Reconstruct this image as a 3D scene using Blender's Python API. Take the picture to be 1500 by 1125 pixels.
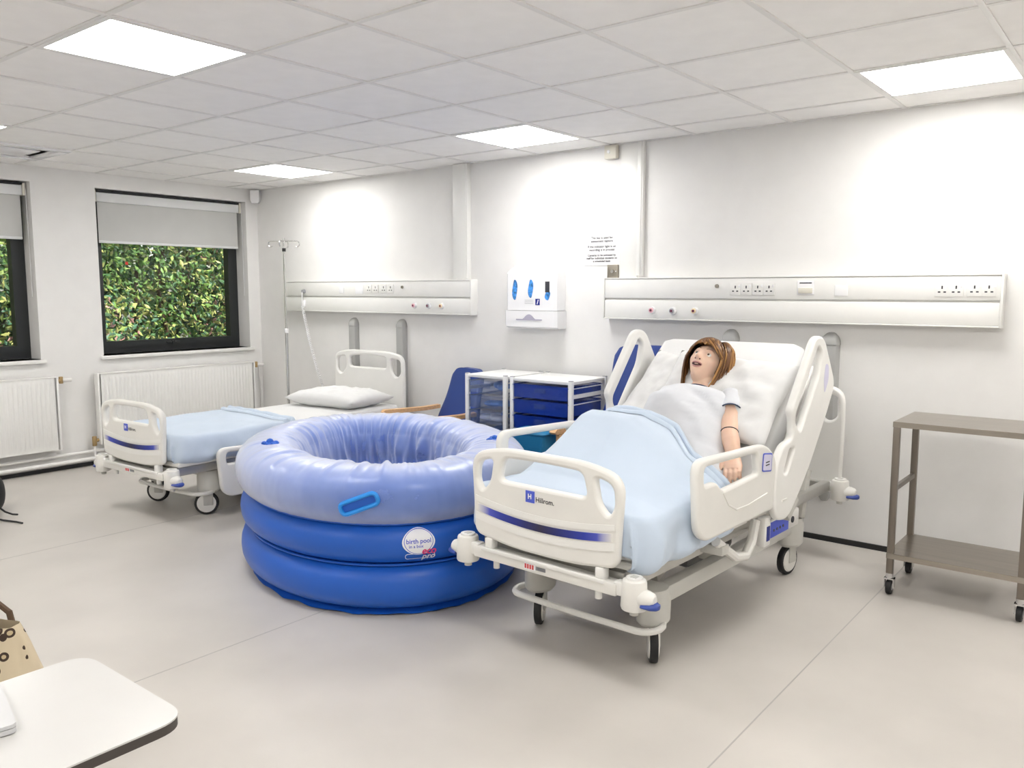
import bpy, bmesh, math, random
from mathutils import Vector, Matrix, noise
random.seed(7)
for o in list(bpy.data.objects): bpy.data.objects.remove(o, do_unlink=True)
SC = bpy.context.scene
COL = SC.collection
R = math.radians
# ------------------------------------------------------------------ camera
cam = bpy.data.cameras.new('camera'); camo = bpy.data.objects.new('camera', cam); COL.objects.link(camo)
cam.sensor_fit = 'HORIZONTAL'; cam.sensor_width = 36.0; cam.lens = 36.0*1207.16/1500.0
cam.clip_start = .05; cam.clip_end = 200
camo.location = (6.957, -4.792, 1.448)
camo.rotation_euler = (R(90-6.475), 0, R(38.527))
SC.camera = camo
# ------------------------------------------------------------------ sky, sun, exposure
W = bpy.data.worlds.new('sky'); SC.world = W; W.use_nodes = True
wn = W.node_tree.nodes; wl = W.node_tree.links
sky = wn.new('ShaderNodeTexSky'); sky.sky_type = 'NISHITA'; sky.sun_disc = False
sky.sun_elevation = R(48); sky.sun_rotation = R(90)
wl.new(sky.outputs[0], wn['Background'].inputs[0]); wn['Background'].inputs[1].default_value = .12
sun = bpy.data.lights.new('sun', 'SUN'); sun.energy = 4.2; sun.angle = R(1.0); sun.color = (1, .95, .86)
suno = bpy.data.objects.new('sun', sun); COL.objects.link(suno); suno.rotation_euler = (R(-18), R(40), 0)
suno.location = (6, 0, 9)
SC.view_settings.view_transform = 'Standard'; SC.view_settings.look = 'None'
SC.view_settings.gamma = 1.0; SC.view_settings.use_curve_mapping = False
SC.view_settings.exposure = 0.70
LAMP = 12.          # emission strength of every ceiling panel

# ------------------------------------------------------------------ materials
MATS = {}
def mat(name, col, rough=.5, metal=0., var=0., scale=8., bump=0., bscale=60., spec=.5, trans=0., alpha=1., emit=0., coat=0., sheen=0., sss=0., stretch=None):
    if name in MATS: return MATS[name]
    m = bpy.data.materials.new(name); m.use_nodes = True
    nt = m.node_tree; b = nt.nodes['Principled BSDF']
    b.inputs['Base Color'].default_value = (*col, 1); b.inputs['Roughness'].default_value = rough
    b.inputs['Metallic'].default_value = metal; b.inputs['Specular IOR Level'].default_value = spec
    b.inputs['Transmission Weight'].default_value = trans; b.inputs['Alpha'].default_value = alpha
    b.inputs['Coat Weight'].default_value = coat; b.inputs['Sheen Weight'].default_value = sheen
    if sss: b.inputs['Subsurface Weight'].default_value = sss; b.inputs['Subsurface Radius'].default_value = (.01,.004,.002); b.inputs['Subsurface Scale'].default_value = .5
    if emit: b.inputs['Emission Color'].default_value = (*col, 1); b.inputs['Emission Strength'].default_value = emit
    tc = nt.nodes.new('ShaderNodeTexCoord'); src = tc.outputs['Object']
    if stretch:
        mp = nt.nodes.new('ShaderNodeMapping'); mp.inputs['Scale'].default_value = stretch
        nt.links.new(src, mp.inputs[0]); src = mp.outputs[0]
    n = nt.nodes.new('ShaderNodeTexNoise'); n.inputs['Scale'].default_value = scale; n.inputs['Detail'].default_value = 4
    nt.links.new(src, n.inputs['Vector'])
    if var <= 0: var = .015
    cr = nt.nodes.new('ShaderNodeValToRGB')
    cr.color_ramp.elements[0].position = .3; cr.color_ramp.elements[1].position = .7
    cr.color_ramp.elements[0].color = (*[max(0, c*(1-var)) for c in col], 1)
    cr.color_ramp.elements[1].color = (*[min(1, c*(1+var)) for c in col], 1)
    nt.links.new(n.outputs['Fac'], cr.inputs[0]); nt.links.new(cr.outputs[0], b.inputs['Base Color'])
    if bump:
        n2 = nt.nodes.new('ShaderNodeTexNoise'); n2.inputs['Scale'].default_value = bscale; n2.inputs['Detail'].default_value = 5
        nt.links.new(src, n2.inputs['Vector'])
        bp = nt.nodes.new('ShaderNodeBump'); bp.inputs['Strength'].default_value = bump; bp.inputs['Distance'].default_value = .01
        nt.links.new(n2.outputs['Fac'], bp.inputs['Height']); nt.links.new(bp.outputs[0], b.inputs['Normal'])
    MATS[name] = m; return m
def M(n): return MATS[n]
mat('wall_paint', (.82,.81,.795), .55, bump=.03, bscale=180)
mat('ceiling_tile', (.94,.925,.905), .9, var=.02, bump=.08, bscale=220)
mat('ceiling_bar', (.82,.81,.79), .5)
mat('floor_vinyl', (.595,.56,.52), .36, var=.07, scale=1.6, bump=.02, bscale=120)
mat('floor_weld', (.44,.42,.40), .4)
mat('black_rubber', (.012,.012,.013), .6)
mat('frame_dark', (.018,.021,.022), .4)
mat('bed_cream', (.80,.785,.745), .32)
mat('bed_white', (.84,.83,.80), .3)
mat('bed_grey', (.60,.59,.55), .38)
mat('bed_steel', (.50,.49,.46), .35, metal=.5)
mat('bed_dark', (.10,.10,.10), .5)
mat('tip_blue', (.035,.07,.33), .4)
mat('stripe_blue', (.012,.025,.24), .3)
mat('logo_blue', (.08,.12,.62), .4)
mat('print_dark', (.04,.04,.05), .6)
mat('print_grey', (.38,.38,.40), .6)
mat('print_white', (.9,.9,.92), .5)
mat('red_print', (.62,.08,.08), .5)
mat('pink_print', (.80,.06,.22), .5)
mat('linen_white', (.76,.76,.755), .85, bump=.12, bscale=14, sheen=.2)
mat('linen_blue', (.56,.65,.77), .85, bump=.10, bscale=9, sheen=.2)
mat('gown_white', (.71,.725,.76), .85, bump=.15, bscale=12)
mat('trim_navy', (.03,.05,.11), .7)
mat('skin', (.82,.56,.42), .42, var=.03, sss=.15)
mat('lips', (.62,.30,.27), .35)
mat('mouth_dark', (.07,.015,.015), .6)
mat('eye_white', (.85,.83,.80), .15)
mat('eye_iris', (.10,.06,.035), .15)
mat('brow', (.22,.11,.05), .7)
mat('pool_blue', (.010,.105,.52), .38, var=.05, scale=3)
mat('pool_handle', (.02,.28,.80), .3)
mat('chair_blue', (.020,.055,.26), .38)
mat('beech', (.72,.44,.22), .42, var=.12, scale=5, stretch=(1,14,14))
mat('rack_white', (.84,.84,.83), .35)
mat('tray_blue', (.015,.075,.58), .16, trans=.5, alpha=.78)
mat('tray_clear', (.22,.34,.72), .15, trans=.5, alpha=.17)
mat('pack_white', (.80,.83,.88), .5, var=.06, scale=20)
mat('pack_blue', (.16,.33,.75), .5, var=.2, scale=20)
mat('pack_dark', (.05,.05,.12), .6, var=.2, scale=20)
mat('bin_teal', (.02,.20,.40), .4)
mat('trunk_white', (.84,.835,.81), .35)
mat('bumper_grey', (.42,.42,.41), .5)
mat('disp_white', (.88,.88,.89), .22)
mat('disp_slot', (.42,.40,.50), .5)
mat('disp_blue', (.05,.25,.72), .4, var=.6, scale=60)
mat('paper', (.88,.88,.88), .6)
mat('steel_trolley', (.38,.345,.30), .30, metal=.85, var=.08, scale=3, stretch=(1,12,12))
mat('steel_leg', (.23,.20,.17), .38, metal=.7)
mat('chrome', (.62,.62,.62), .18, metal=1.)
mat('steel_plate', (.36,.33,.28), .35, metal=.9)
mat('brass', (.45,.32,.16), .4, metal=.7)
mat('rad_white', (.84,.835,.815), .35)
mat('pipe_white', (.82,.81,.79), .4)
mat('blind_grey', (.56,.56,.545), .8, bump=.03, bscale=200)
mat('blind_rail', (.74,.75,.75), .5)
mat('alarm_cream', (.74,.71,.62), .5)
mat('table_white', (.66,.65,.635), .3)
mat('table_edge', (.06,.05,.045), .5)
mat('laptop', (.60,.60,.61), .3)
mat('red_sticker', (.75,.04,.03), .5)
mat('valve_pink', (.85,.50,.55), .4)
mat('valve_cream', (.86,.70,.45), .4)
mat('valve_core', (.15,.02,.06), .5)
mat('tag_lilac', (.66,.64,.80), .4)
mat('leaf_branch', (.10,.06,.035), .9)
mat('soil', (.10,.085,.06), .95, var=.3)

def glass_mat():
    m = bpy.data.materials.new('window_glass'); m.use_nodes = True; nt = m.node_tree
    b = nt.nodes['Principled BSDF']; out = nt.nodes['Material Output']
    b.inputs['Base Color'].default_value = (.9,.95,.95,1); b.inputs['Roughness'].default_value = .02
    t = nt.nodes.new('ShaderNodeBsdfTransparent'); mx = nt.nodes.new('ShaderNodeMixShader'); fr = nt.nodes.new('ShaderNodeFresnel')
    fr.inputs['IOR'].default_value = 1.3
    g = nt.nodes.new('ShaderNodeBsdfGlossy'); g.inputs['Roughness'].default_value = .02
    nt.links.new(fr.outputs[0], mx.inputs[0]); nt.links.new(t.outputs[0], mx.inputs[1]); nt.links.new(g.outputs[0], mx.inputs[2])
    nt.links.new(mx.outputs[0], out.inputs[0]); MATS['window_glass'] = m
glass_mat()
def film_mat():
    m = bpy.data.materials.new('liner_film'); m.use_nodes = True; nt = m.node_tree
    b = nt.nodes['Principled BSDF']; out = nt.nodes['Material Output']
    b.inputs['Base Color'].default_value = (.70,.74,.91,1); b.inputs['Roughness'].default_value = .24
    t = nt.nodes.new('ShaderNodeBsdfTransparent'); mx = nt.nodes.new('ShaderNodeMixShader')
    tc = nt.nodes.new('ShaderNodeTexCoord'); n = nt.nodes.new('ShaderNodeTexNoise'); n.inputs['Scale'].default_value = 9; n.inputs['Detail'].default_value = 6
    fr = nt.nodes.new('ShaderNodeLayerWeight'); fr.inputs['Blend'].default_value = .45
    mr = nt.nodes.new('ShaderNodeMapRange'); mr.inputs[1].default_value = .3; mr.inputs[2].default_value = .7; mr.inputs[3].default_value = .33; mr.inputs[4].default_value = .40
    ad = nt.nodes.new('ShaderNodeMath'); ad.operation = 'MULTIPLY_ADD'; ad.inputs[1].default_value = .50; ad.use_clamp = True
    nt.links.new(tc.outputs['Object'], n.inputs['Vector']); nt.links.new(n.outputs['Fac'], mr.inputs[0])
    nt.links.new(fr.outputs['Facing'], ad.inputs[0]); nt.links.new(mr.outputs[0], ad.inputs[2])
    cm = nt.nodes.new('ShaderNodeMixRGB'); cm.inputs[1].default_value = (.40,.53,.95,1); cm.inputs[2].default_value = (.88,.90,.98,1)  # grazing sheen put into the colour: blue face-on, near white edge-on
    nt.links.new(fr.outputs['Facing'], cm.inputs[0]); nt.links.new(cm.outputs[0], b.inputs['Base Color'])
    nt.links.new(ad.outputs[0], mx.inputs[0]); nt.links.new(t.outputs[0], mx.inputs[1]); nt.links.new(b.outputs[0], mx.inputs[2])
    bp = nt.nodes.new('ShaderNodeBump'); bp.inputs['Strength'].default_value = .12; bp.inputs['Distance'].default_value = .006
    nt.links.new(n.outputs['Fac'], bp.inputs['Height']); nt.links.new(bp.outputs[0], b.inputs['Normal'])
    nt.links.new(mx.outputs[0], out.inputs[0]); MATS['liner_film'] = m
film_mat()
def lamp_mat():
    m = bpy.data.materials.new('lamp_diffuser'); m.use_nodes = True; b = m.node_tree.nodes['Principled BSDF']
    b.inputs['Base Color'].default_value = (.9,.9,.9,1)
    b.inputs['Emission Color'].default_value = (1,.985,.955,1); b.inputs['Emission Strength'].default_value = LAMP
    MATS['lamp_diffuser'] = m
lamp_mat()
def attr_mat(name, rough, extra=0):
    m = bpy.data.materials.new(name); m.use_nodes = True; nt = m.node_tree; b = nt.nodes['Principled BSDF']
    a = nt.nodes.new('ShaderNodeVertexColor'); a.layer_name = 'tone'
    nt.links.new(a.outputs[0], b.inputs['Base Color']); b.inputs['Roughness'].default_value = rough
    if extra: b.inputs['Subsurface Weight'].default_value = 0; b.inputs['Transmission Weight'].default_value = 0
    MATS[name] = m
attr_mat('hair_strand', .38); attr_mat('leaf', .55)
def stripe_mat():          # printed band that fades out at both ends, laid along the board's own x
    m = bpy.data.materials.new('board_stripe'); m.use_nodes = True; nt = m.node_tree; b = nt.nodes['Principled BSDF']
    tc = nt.nodes.new('ShaderNodeTexCoord'); sp = nt.nodes.new('ShaderNodeSeparateXYZ'); ab = nt.nodes.new('ShaderNodeMath'); ab.operation = 'ABSOLUTE'
    cr = nt.nodes.new('ShaderNodeValToRGB'); e = cr.color_ramp.elements
    e[0].position = 0; e[0].color = (.018,.015,.05,1); e[1].position = 1; e[1].color = (.80,.785,.745,1)
    for p, c in ((.25,(.012,.02,.16,1)), (.62,(.02,.04,.36,1)), (.80,(.07,.09,.50,1))):
        k = e.new(p); k.color = c
    ml = nt.nodes.new('ShaderNodeMath'); ml.operation = 'MULTIPLY'; ml.inputs[1].default_value = 1/.325
    nt.links.new(tc.outputs['Object'], sp.inputs[0]); nt.links.new(sp.outputs[0], ab.inputs[0]); nt.links.new(ab.outputs[0], ml.inputs[0])
    nt.links.new(ml.outputs[0], cr.inputs[0]); nt.links.new(cr.outputs[0], b.inputs['Base Color']); b.inputs['Roughness'].default_value = .3
    MATS['board_stripe'] = m
stripe_mat()
def bag_mat():             # cream cloth printed with dark rings
    m = bpy.data.materials.new('bag_print'); m.use_nodes = True; nt = m.node_tree; b = nt.nodes['Principled BSDF']
    tc = nt.nodes.new('ShaderNodeTexCoord'); v = nt.nodes.new('ShaderNodeTexVoronoi'); v.inputs['Scale'].default_value = 24
    cr = nt.nodes.new('ShaderNodeValToRGB'); cr.color_ramp.interpolation = 'CONSTANT'; e = cr.color_ramp.elements
    e[0].position = 0; e[0].color = (.52,.41,.25,1); e[1].position = .34; e[1].color = (.64,.54,.38,1)
    k = e.new(.20); k.color = (.05,.03,.02,1)
    nt.links.new(tc.outputs['Object'], v.inputs['Vector']); nt.links.new(v.outputs['Distance'], cr.inputs[0])
    nt.links.new(cr.outputs[0], b.inputs['Base Color']); b.inputs['Roughness'].default_value = .85
    MATS['bag_print'] = m
bag_mat()

# ------------------------------------------------------------------ mesh helpers
def V(*a): return Vector(a)
class MB:
    def __init__(s): s.v = []; s.f = []
    def add(s, vs, fs):
        k = len(s.v); s.v += [tuple(x) for x in vs]; s.f += [tuple(i+k for i in f) for f in fs]; return s
    def box(s, lo, hi, b=0.):
        lo = Vector(lo); hi = Vector(hi)
        if b <= 0:
            vs = [(x,y,z) for x in (lo.x,hi.x) for y in (lo.y,hi.y) for z in (lo.z,hi.z)]
            return s.add(vs, [(0,1,3,2),(4,6,7,5),(0,4,5,1),(2,3,7,6),(0,2,6,4),(1,5,7,3)])
        bm = bmesh.new(); bmesh.ops.create_cube(bm, size=1)
        for v in bm.verts: v.co = Vector(((lo.x+hi.x)/2+v.co.x*(hi.x-lo.x), (lo.y+hi.y)/2+v.co.y*(hi.y-lo.y), (lo.z+hi.z)/2+v.co.z*(hi.z-lo.z)))
        bmesh.ops.bevel(bm, geom=bm.edges[:], offset=min(b, .49*min(hi-lo)), segments=2, affect='EDGES', profile=.5)
        bm.verts.index_update(); s.add([v.co for v in bm.verts], [[v.index for v in f.verts] for f in bm.faces]); bm.free(); return s
    def obox(s, c, ax, ay, az, b=0.):      # oriented box: centre and three half-axis vectors
        t = MB().box((-1,-1,-1),(1,1,1)); 
        if b: 
            L = (ax.length, ay.length, az.length); t = MB().box([-l for l in L], L, b)
            A = [ax.normalized(), ay.normalized(), az.normalized()]
        else: A = [ax, ay, az]
        return s.add([Vector(c)+A[0]*v[0]+A[1]*v[1]+A[2]*v[2] for v in t.v], t.f)
    def tube(s, pts, r, n=10, caps=True, closed=False):
        pts = [Vector(p) for p in pts]; m = len(pts); rs = r if isinstance(r,(list,tuple)) else [r]*m
        tan = []
        for i in range(m):
            a = pts[(i-1)%m] if (closed or i>0) else pts[i]; b = pts[(i+1)%m] if (closed or i<m-1) else pts[i]
            tan.append((b-a).normalized())
        up = Vector((0,0,1)) if abs(tan[0].z)<.9 else Vector((1,0,0))
        nrm = (up-tan[0]*up.dot(tan[0])).normalized(); vs = []; fs = []
        for i in range(m):
            nrm = (nrm-tan[i]*nrm.dot(tan[i])).normalized(); bi = tan[i].cross(nrm)
            for k in range(n):
                a = 2*math.pi*k/n; vs.append(pts[i]+(nrm*math.cos(a)+bi*math.sin(a))*rs[i])
        for i in range(m if closed else m-1):
            j = (i+1)%m
            for k in range(n): fs.append((i*n+k, i*n+(k+1)%n, j*n+(k+1)%n, j*n+k))
        if caps and not closed: fs.append(tuple(range(n-1,-1,-1))); fs.append(tuple((m-1)*n+k for k in range(n)))
        return s.add(vs, fs)
    def cyl(s, p0, p1, r0, r1=None, n=20, b=0.):
        p0 = Vector(p0); p1 = Vector(p1); r1 = r0 if r1 is None else r1
        if b:
            d = (p1-p0).normalized()
            return s.tube([p0, p0+d*b*.3, p0+d*b, p1-d*b, p1-d*b*.3, p1], [r0-b, r0-b*.3, r0, r1, r1-b*.3, r1-b], n)
        return s.tube([p0,p1], [r0,r1], n)
    def ball(s, c, rx, ry=None, rz=None, n=16, m=10):
        ry = rx if ry is None else ry; rz = rx if rz is None else rz; vs = []; fs = []
        for i in range(m+1):
            t = math.pi*i/m
            for k in range(n): a = 2*math.pi*k/n; vs.append((c[0]+rx*math.sin(t)*math.cos(a), c[1]+ry*math.sin(t)*math.sin(a), c[2]+rz*math.cos(t)))
        for i in range(m):
            for k in range(n): fs.append((i*n+k,(i+1)*n+k,(i+1)*n+(k+1)%n,i*n+(k+1)%n))
        return s.add(vs, fs)
    def grid(s, f, nu, nv, cu=False, cv=False):
        vs = [f(i/(nu if cu else nu-1), j/(nv if cv else nv-1)) for i in range(nu) for j in range(nv)]; fs = []
        for i in range(nu if cu else nu-1):
            for j in range(nv if cv else nv-1):
                i2 = (i+1)%nu; j2 = (j+1)%nv; fs.append((i*nv+j, i2*nv+j, i2*nv+j2, i*nv+j2))
        return s.add(vs, fs)
    def loft(s, secs, caps=True):
        n = len(secs[0]); vs = [p for q in secs for p in q]; fs = []
        for i in range(len(secs)-1):
            for k in range(n): fs.append((i*n+k, i*n+(k+1)%n, (i+1)*n+(k+1)%n, (i+1)*n+k))
        if caps: fs.append(tuple(range(n-1,-1,-1))); fs.append(tuple((len(secs)-1)*n+k for k in range(n)))
        return s.add(vs, fs)
    def prism(s, poly, f):     # poly 2D, f(x,y,0/1) -> point
        n = len(poly); vs = [f(x,y,0) for x,y in poly]+[f(x,y,1) for x,y in poly]
        return s.add(vs, [tuple(range(n-1,-1,-1)), tuple(range(n,2*n))]+[(i,(i+1)%n,n+(i+1)%n,n+i) for i in range(n)])
    def build(s, name, m, parent=None, smooth=True, ang=35):
        me = bpy.data.meshes.new(name); me.from_pydata(s.v, [], s.f)
        bm = bmesh.new(); bm.from_mesh(me); bmesh.ops.recalc_face_normals(bm, faces=bm.faces); bm.to_mesh(me); bm.free()
        return link(name, me, m, parent, smooth, ang)
def link(name, me, m, parent=None, smooth=True, ang=35):
    if m: me.materials.clear(); me.materials.append(MATS[m])
    if smooth:
        me.shade_smooth()
        try: me.set_sharp_from_angle(angle=R(ang))
        except Exception: pass
    o = bpy.data.objects.new(name, me); COL.objects.link(o)
    if parent: o.parent = parent
    return o
def thing(name, label, cat, loc=(0,0,0), rz=0., group=None):
    o = bpy.data.objects.new(name, None); COL.objects.link(o); o.location = loc; o.rotation_euler = (0,0,rz); o.empty_display_size = .1
    return tag(o, label, cat, group)
def tag(o, label, cat, group=None, kind=None):
    if label: o['label'] = label
    if cat: o['category'] = cat
    if group: o['group'] = group
    if kind: o['kind'] = kind
    return o
def struct(o): o['kind'] = 'structure'; return o
def lab(o, s): o['label'] = s; return o
def rounded(pts, r, seg=5):
    out = []; n = len(pts)
    for i in range(n):
        p = Vector(pts[i][:2]); a = Vector(pts[i-1][:2]); b = Vector(pts[(i+1)%n][:2])
        rr = pts[i][2] if len(pts[i])>2 else r
        da = (a-p); db = (b-p); rr = min(rr, .48*da.length, .48*db.length)
        A = p+da.normalized()*rr; B = p+db.normalized()*rr
        for k in range(seg+1):
            t = k/seg; out.append(tuple((A*(1-t)+p*t)*(1-t)+(p*(1-t)+B*t)*t))
    return out
def area2(p): return sum(p[i-1][0]*p[i][1]-p[i][0]*p[i-1][1] for i in range(len(p)))
def eval_mesh(o):
    bpy.context.view_layer.update(); dg = bpy.context.evaluated_depsgraph_get()
    return bpy.data.meshes.new_from_object(o.evaluated_get(dg))
def panel(name, loops, thick, bev, m, parent, mtx):    # a plate with holes and rounded rims
    cu = bpy.data.curves.new('tmp', 'CURVE'); cu.dimensions = '2D'; cu.fill_mode = 'BOTH'
    cu.extrude = thick/2-bev; cu.bevel_depth = bev; cu.offset = -bev; cu.bevel_resolution = 2
    for i, lp in enumerate(loops):
        if (area2(lp) > 0) != (i == 0): lp = lp[::-1]
        sp = cu.splines.new('POLY'); sp.points.add(len(lp)-1)
        for q, p in zip(sp.points, lp): q.co = (p[0], p[1], 0, 1)
        sp.use_cyclic_u = True
    o = bpy.data.objects.new('tmp', cu); COL.objects.link(o); me = eval_mesh(o)
    bpy.data.objects.remove(o); bpy.data.curves.remove(cu); me.transform(mtx); me.name = name
    return link(name, me, m, parent, True, 40)
def text_mesh(body, size, bold=0., shear=0., align='CENTER', spacing=1., line=1.):
    cu = bpy.data.curves.new('tmp', 'FONT'); cu.body = body; cu.size = size; cu.align_x = align; cu.align_y = 'CENTER'
    cu.offset = bold; cu.shear = shear; cu.space_character = spacing; cu.space_line = line; cu.resolution_u = 3
    o = bpy.data.objects.new('tmp', cu); COL.objects.link(o); me = eval_mesh(o); bpy.data.objects.remove(o); bpy.data.curves.remove(cu)
    return me
def text(name, body, size, m, parent, mtx, **k):
    me = text_mesh(body, size, **k); me.transform(mtx); me.name = name; return link(name, me, m, parent, False)
def MX(c, ex, ey, ez):
    return Matrix(((ex[0],ey[0],ez[0],c[0]),(ex[1],ey[1],ez[1],c[1]),(ex[2],ey[2],ez[2],c[2]),(0,0,0,1)))
def wallmx(x, y, z): return MX((x,y,z), (1,0,0), (0,0,1), (0,-1,0))      # flat print facing -y
def copy_tree(o, parent=None):
    c = o.copy(); COL.objects.link(c); c.parent = parent
    for ch in list(o.children): copy_tree(ch, c)
    return c
def nz(x, y, z=0.): return noise.noise(Vector((x,y,z)))

# ------------------------------------------------------------------ the room
RX, RY, H = 9.39, -6.93, 2.40
fl = struct(MB().box((-.3,RY-.2,-.1),(RX+.2,.2,0)).build('floor','floor_vinyl',smooth=False))
for x in (2.10, 4.04, 5.95, 7.9): MB().box((x-.0025,RY,0),(x+.0025,0,.0006)).build('weld_seam','floor_weld',fl,False)
struct(MB().box((-.3,0,0),(RX+.2,.2,H+.4)).build('wall_back','wall_paint',smooth=False))
struct(MB().box((RX,RY-.2,0),(RX+.2,0,H+.4)).build('wall_right','wall_paint',smooth=False))
struct(MB().box((-.3,RY-.2,0),(RX,RY,H+.4)).build('wall_front','wall_paint',smooth=False))
WZ0, WZ1 = .905, 2.285
WIN = [(-1.537,-.127), (-3.44,-2.03), (-5.35,-3.94)]
wl_ = MB(); ys = [0]+[y for w in WIN for y in (w[1],w[0])]+[RY]
for i in range(0, len(ys), 2): wl_.box((-.3,ys[i+1],0),(0,ys[i],H+.4))
for a, b in WIN: wl_.box((-.3,a,0),(0,b,WZ0)); wl_.box((-.3,a,WZ1),(0,b,H+.4))
struct(wl_.build('wall_left','wall_paint',smooth=False))
struct(MB().box((0,-.012,0),(RX,0,.03)).build('baseboard_back','black_rubber',smooth=False))
struct(MB().box((0,RY,0),(.012,-.012,.03)).build('baseboard_left','black_rubber',smooth=False))
# ceiling: slab, runners and single tiles
ce = struct(MB().box((-.3,RY-.2,H+.06),(RX+.2,.2,H+.12)).build('ceiling','ceiling_bar',smooth=False))
gx = [0]+[.39+.6*i for i in range(15)]+[RX]; gx = sorted(set(round(x,4) for x in gx if x <= RX))
gy = [0]+[-.33-.6*i for i in range(11)]+[RY]; gy = sorted(set(round(y,4) for y in gy if y >= RY), reverse=True)
for x in gx:
    if 0 < x < RX: MB().box((x-.011,RY,H-.002),(x+.011,0,H+.02)).build('ceiling_runner','ceiling_bar',ce,False)
for j, y in enumerate(gy):
    if RY < y < 0: MB().box((0,y-.011,H-.0012),(RX,y+.011,H+.02)).build('ceiling_runner','ceiling_bar',ce,False)
MB().box((0,-.02,H-.001),(RX,0,H+.02)).build('wall_angle','ceiling_bar',ce,False)
MB().box((0,RY,H-.001),(.02,-.02,H+.02)).build('wall_angle','ceiling_bar',ce,False)
LX = [1.29, 3.69, 6.09, 8.49]; LY = [-.63, -3.03, -5.43]
VENT = (.69, -2.43)
tiles = {}
for i in range(len(gx)-1):
    for j in range(len(gy)-1):
        cx = (gx[i]+gx[i+1])/2; cy = (gy[j]+gy[j+1])/2
        if any(abs(cx-a)<.1 and abs(cy-b)<.1 for a in LX for b in LY) or (abs(cx-VENT[0])<.1 and abs(cy-VENT[1])<.1): continue
        w = round(gx[i+1]-gx[i]-.012,4); d = round(gy[j]-gy[j+1]-.012,4)
        if (w,d) not in tiles:
            b = MB().box((-w/2,-d/2,0),(w/2,d/2,.015), .003); me = bpy.data.meshes.new('ceiling_tile'); me.from_pydata(b.v,[],b.f)
            me.materials.append(M('ceiling_tile')); tiles[(w,d)] = me
        o = bpy.data.objects.new('ceiling_tile', tiles[(w,d)]); COL.objects.link(o); o.parent = ce
        o.location = (cx, cy, H+.003+random.uniform(0,.0015)); o.rotation_euler = (R(random.uniform(-.12,.12)), R(random.uniform(-.12,.12)), 0)
# square light panels
lamp0 = None
for a in LX:
    for b in LY:
        if lamp0 is None:
            lamp0 = thing('ceiling_light','','light',(a,b,H))
            f = MB()
            for s in (-1,1): f.box((s*.285-.012,-.297,-.003),(s*.285+.012,.297,.03)); f.box((-.273,s*.285-.012,-.003),(.273,s*.285+.012,.03))
            f.build('lamp_frame','ceiling_bar',lamp0,False)
            MB().box((-.272,-.272,-.0015),(.272,.272,.01)).build('diffuser','lamp_diffuser',lamp0,False); L = lamp0
        else:
            L = copy_tree(lamp0); L.location = (a,b,H)
        L['group'] = 'ceiling light panels'
        L['label'] = {(1.29,-.63):'square light panel in the ceiling nearest the room corner by the window',
            (3.69,-.63):'square light panel above the dispenser and drawer racks',
            (6.09,-.63):'square light panel above the steel trolley at the right',
            (3.69,-3.03):'large bright square light panel at the upper left of the ceiling',
            (1.29,-3.03):'square light panel cut by the left picture edge'}.get((a,b),'square light panel in the ceiling outside the view')
vt = thing('ceiling_vent','white square air vent panel in the ceiling above the left window','vent',(VENT[0],VENT[1],H))
f = MB()
for s in (-1,1): f.box((s*.265-.03,-.295,-.012),(s*.265+.03,.295,.01),.004); f.box((-.235,s*.265-.03,-.012),(.235,s*.265+.03,.01),.004)
f.build('vent_frame','disp_white',vt)
MB().box((-.15,-.15,-.01),(.15,.15,.0),.004).build('vent_panel','disp_white',vt)
for s in (-1,1): MB().box((s*.19-.02,-.2,-.004),(s*.19+.02,.2,.0)).build('vent_flap','blind_rail',vt,False)

# ------------------------------------------------------------------ windows and blinds
def window(n, y0, y1, vis):
    root = bpy.data.objects.new('window_%d'%n, None); COL.objects.link(root); root.location = (-.2, 0, 0); struct(root)
    X0, X1 = -.05, .02; fw = .055
    def frame(a, b, c, d, w, x0, x1, name):
        g = MB().box((x0,a,c),(x1,a+w,d)).box((x0,b-w,c),(x1,b,d)).box((x0,a+w,c),(x1,b-w,c+w)).box((x0,a+w,d-w),(x1,b-w,d))
        return g.build(name,'frame_dark',root,False)
    frame(y0,y1,WZ0,WZ1,fw,X0,X1,'window_frame')
    frame(y0+fw,y1-fw,WZ0+fw,WZ1-fw,.05,X0+.01,X1+.018,'sash')
    MB().box((-.02,y0+fw+.045,WZ0+fw+.045),(-.012,y1-fw-.045,WZ1-fw-.045)).build('pane','window_glass',root,False)
    h = MB().box((.036,(y0+y1)/2-.06,WZ0+.068),(.05,(y0+y1)/2+.07,WZ0+.085),.004).cyl((.03,(y0+y1)/2,WZ0+.077),(.06,(y0+y1)/2,WZ0+.077),.014)
    h.build('window_handle','frame_dark',root)
    MB().box((.02,y0-.03,WZ0-.028),(.235,y1+.03,WZ0),.004).build('window_sill','trunk_white',root)
    return root
for k, (a, b) in enumerate(WIN): window(k+1, a, b, True)
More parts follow.
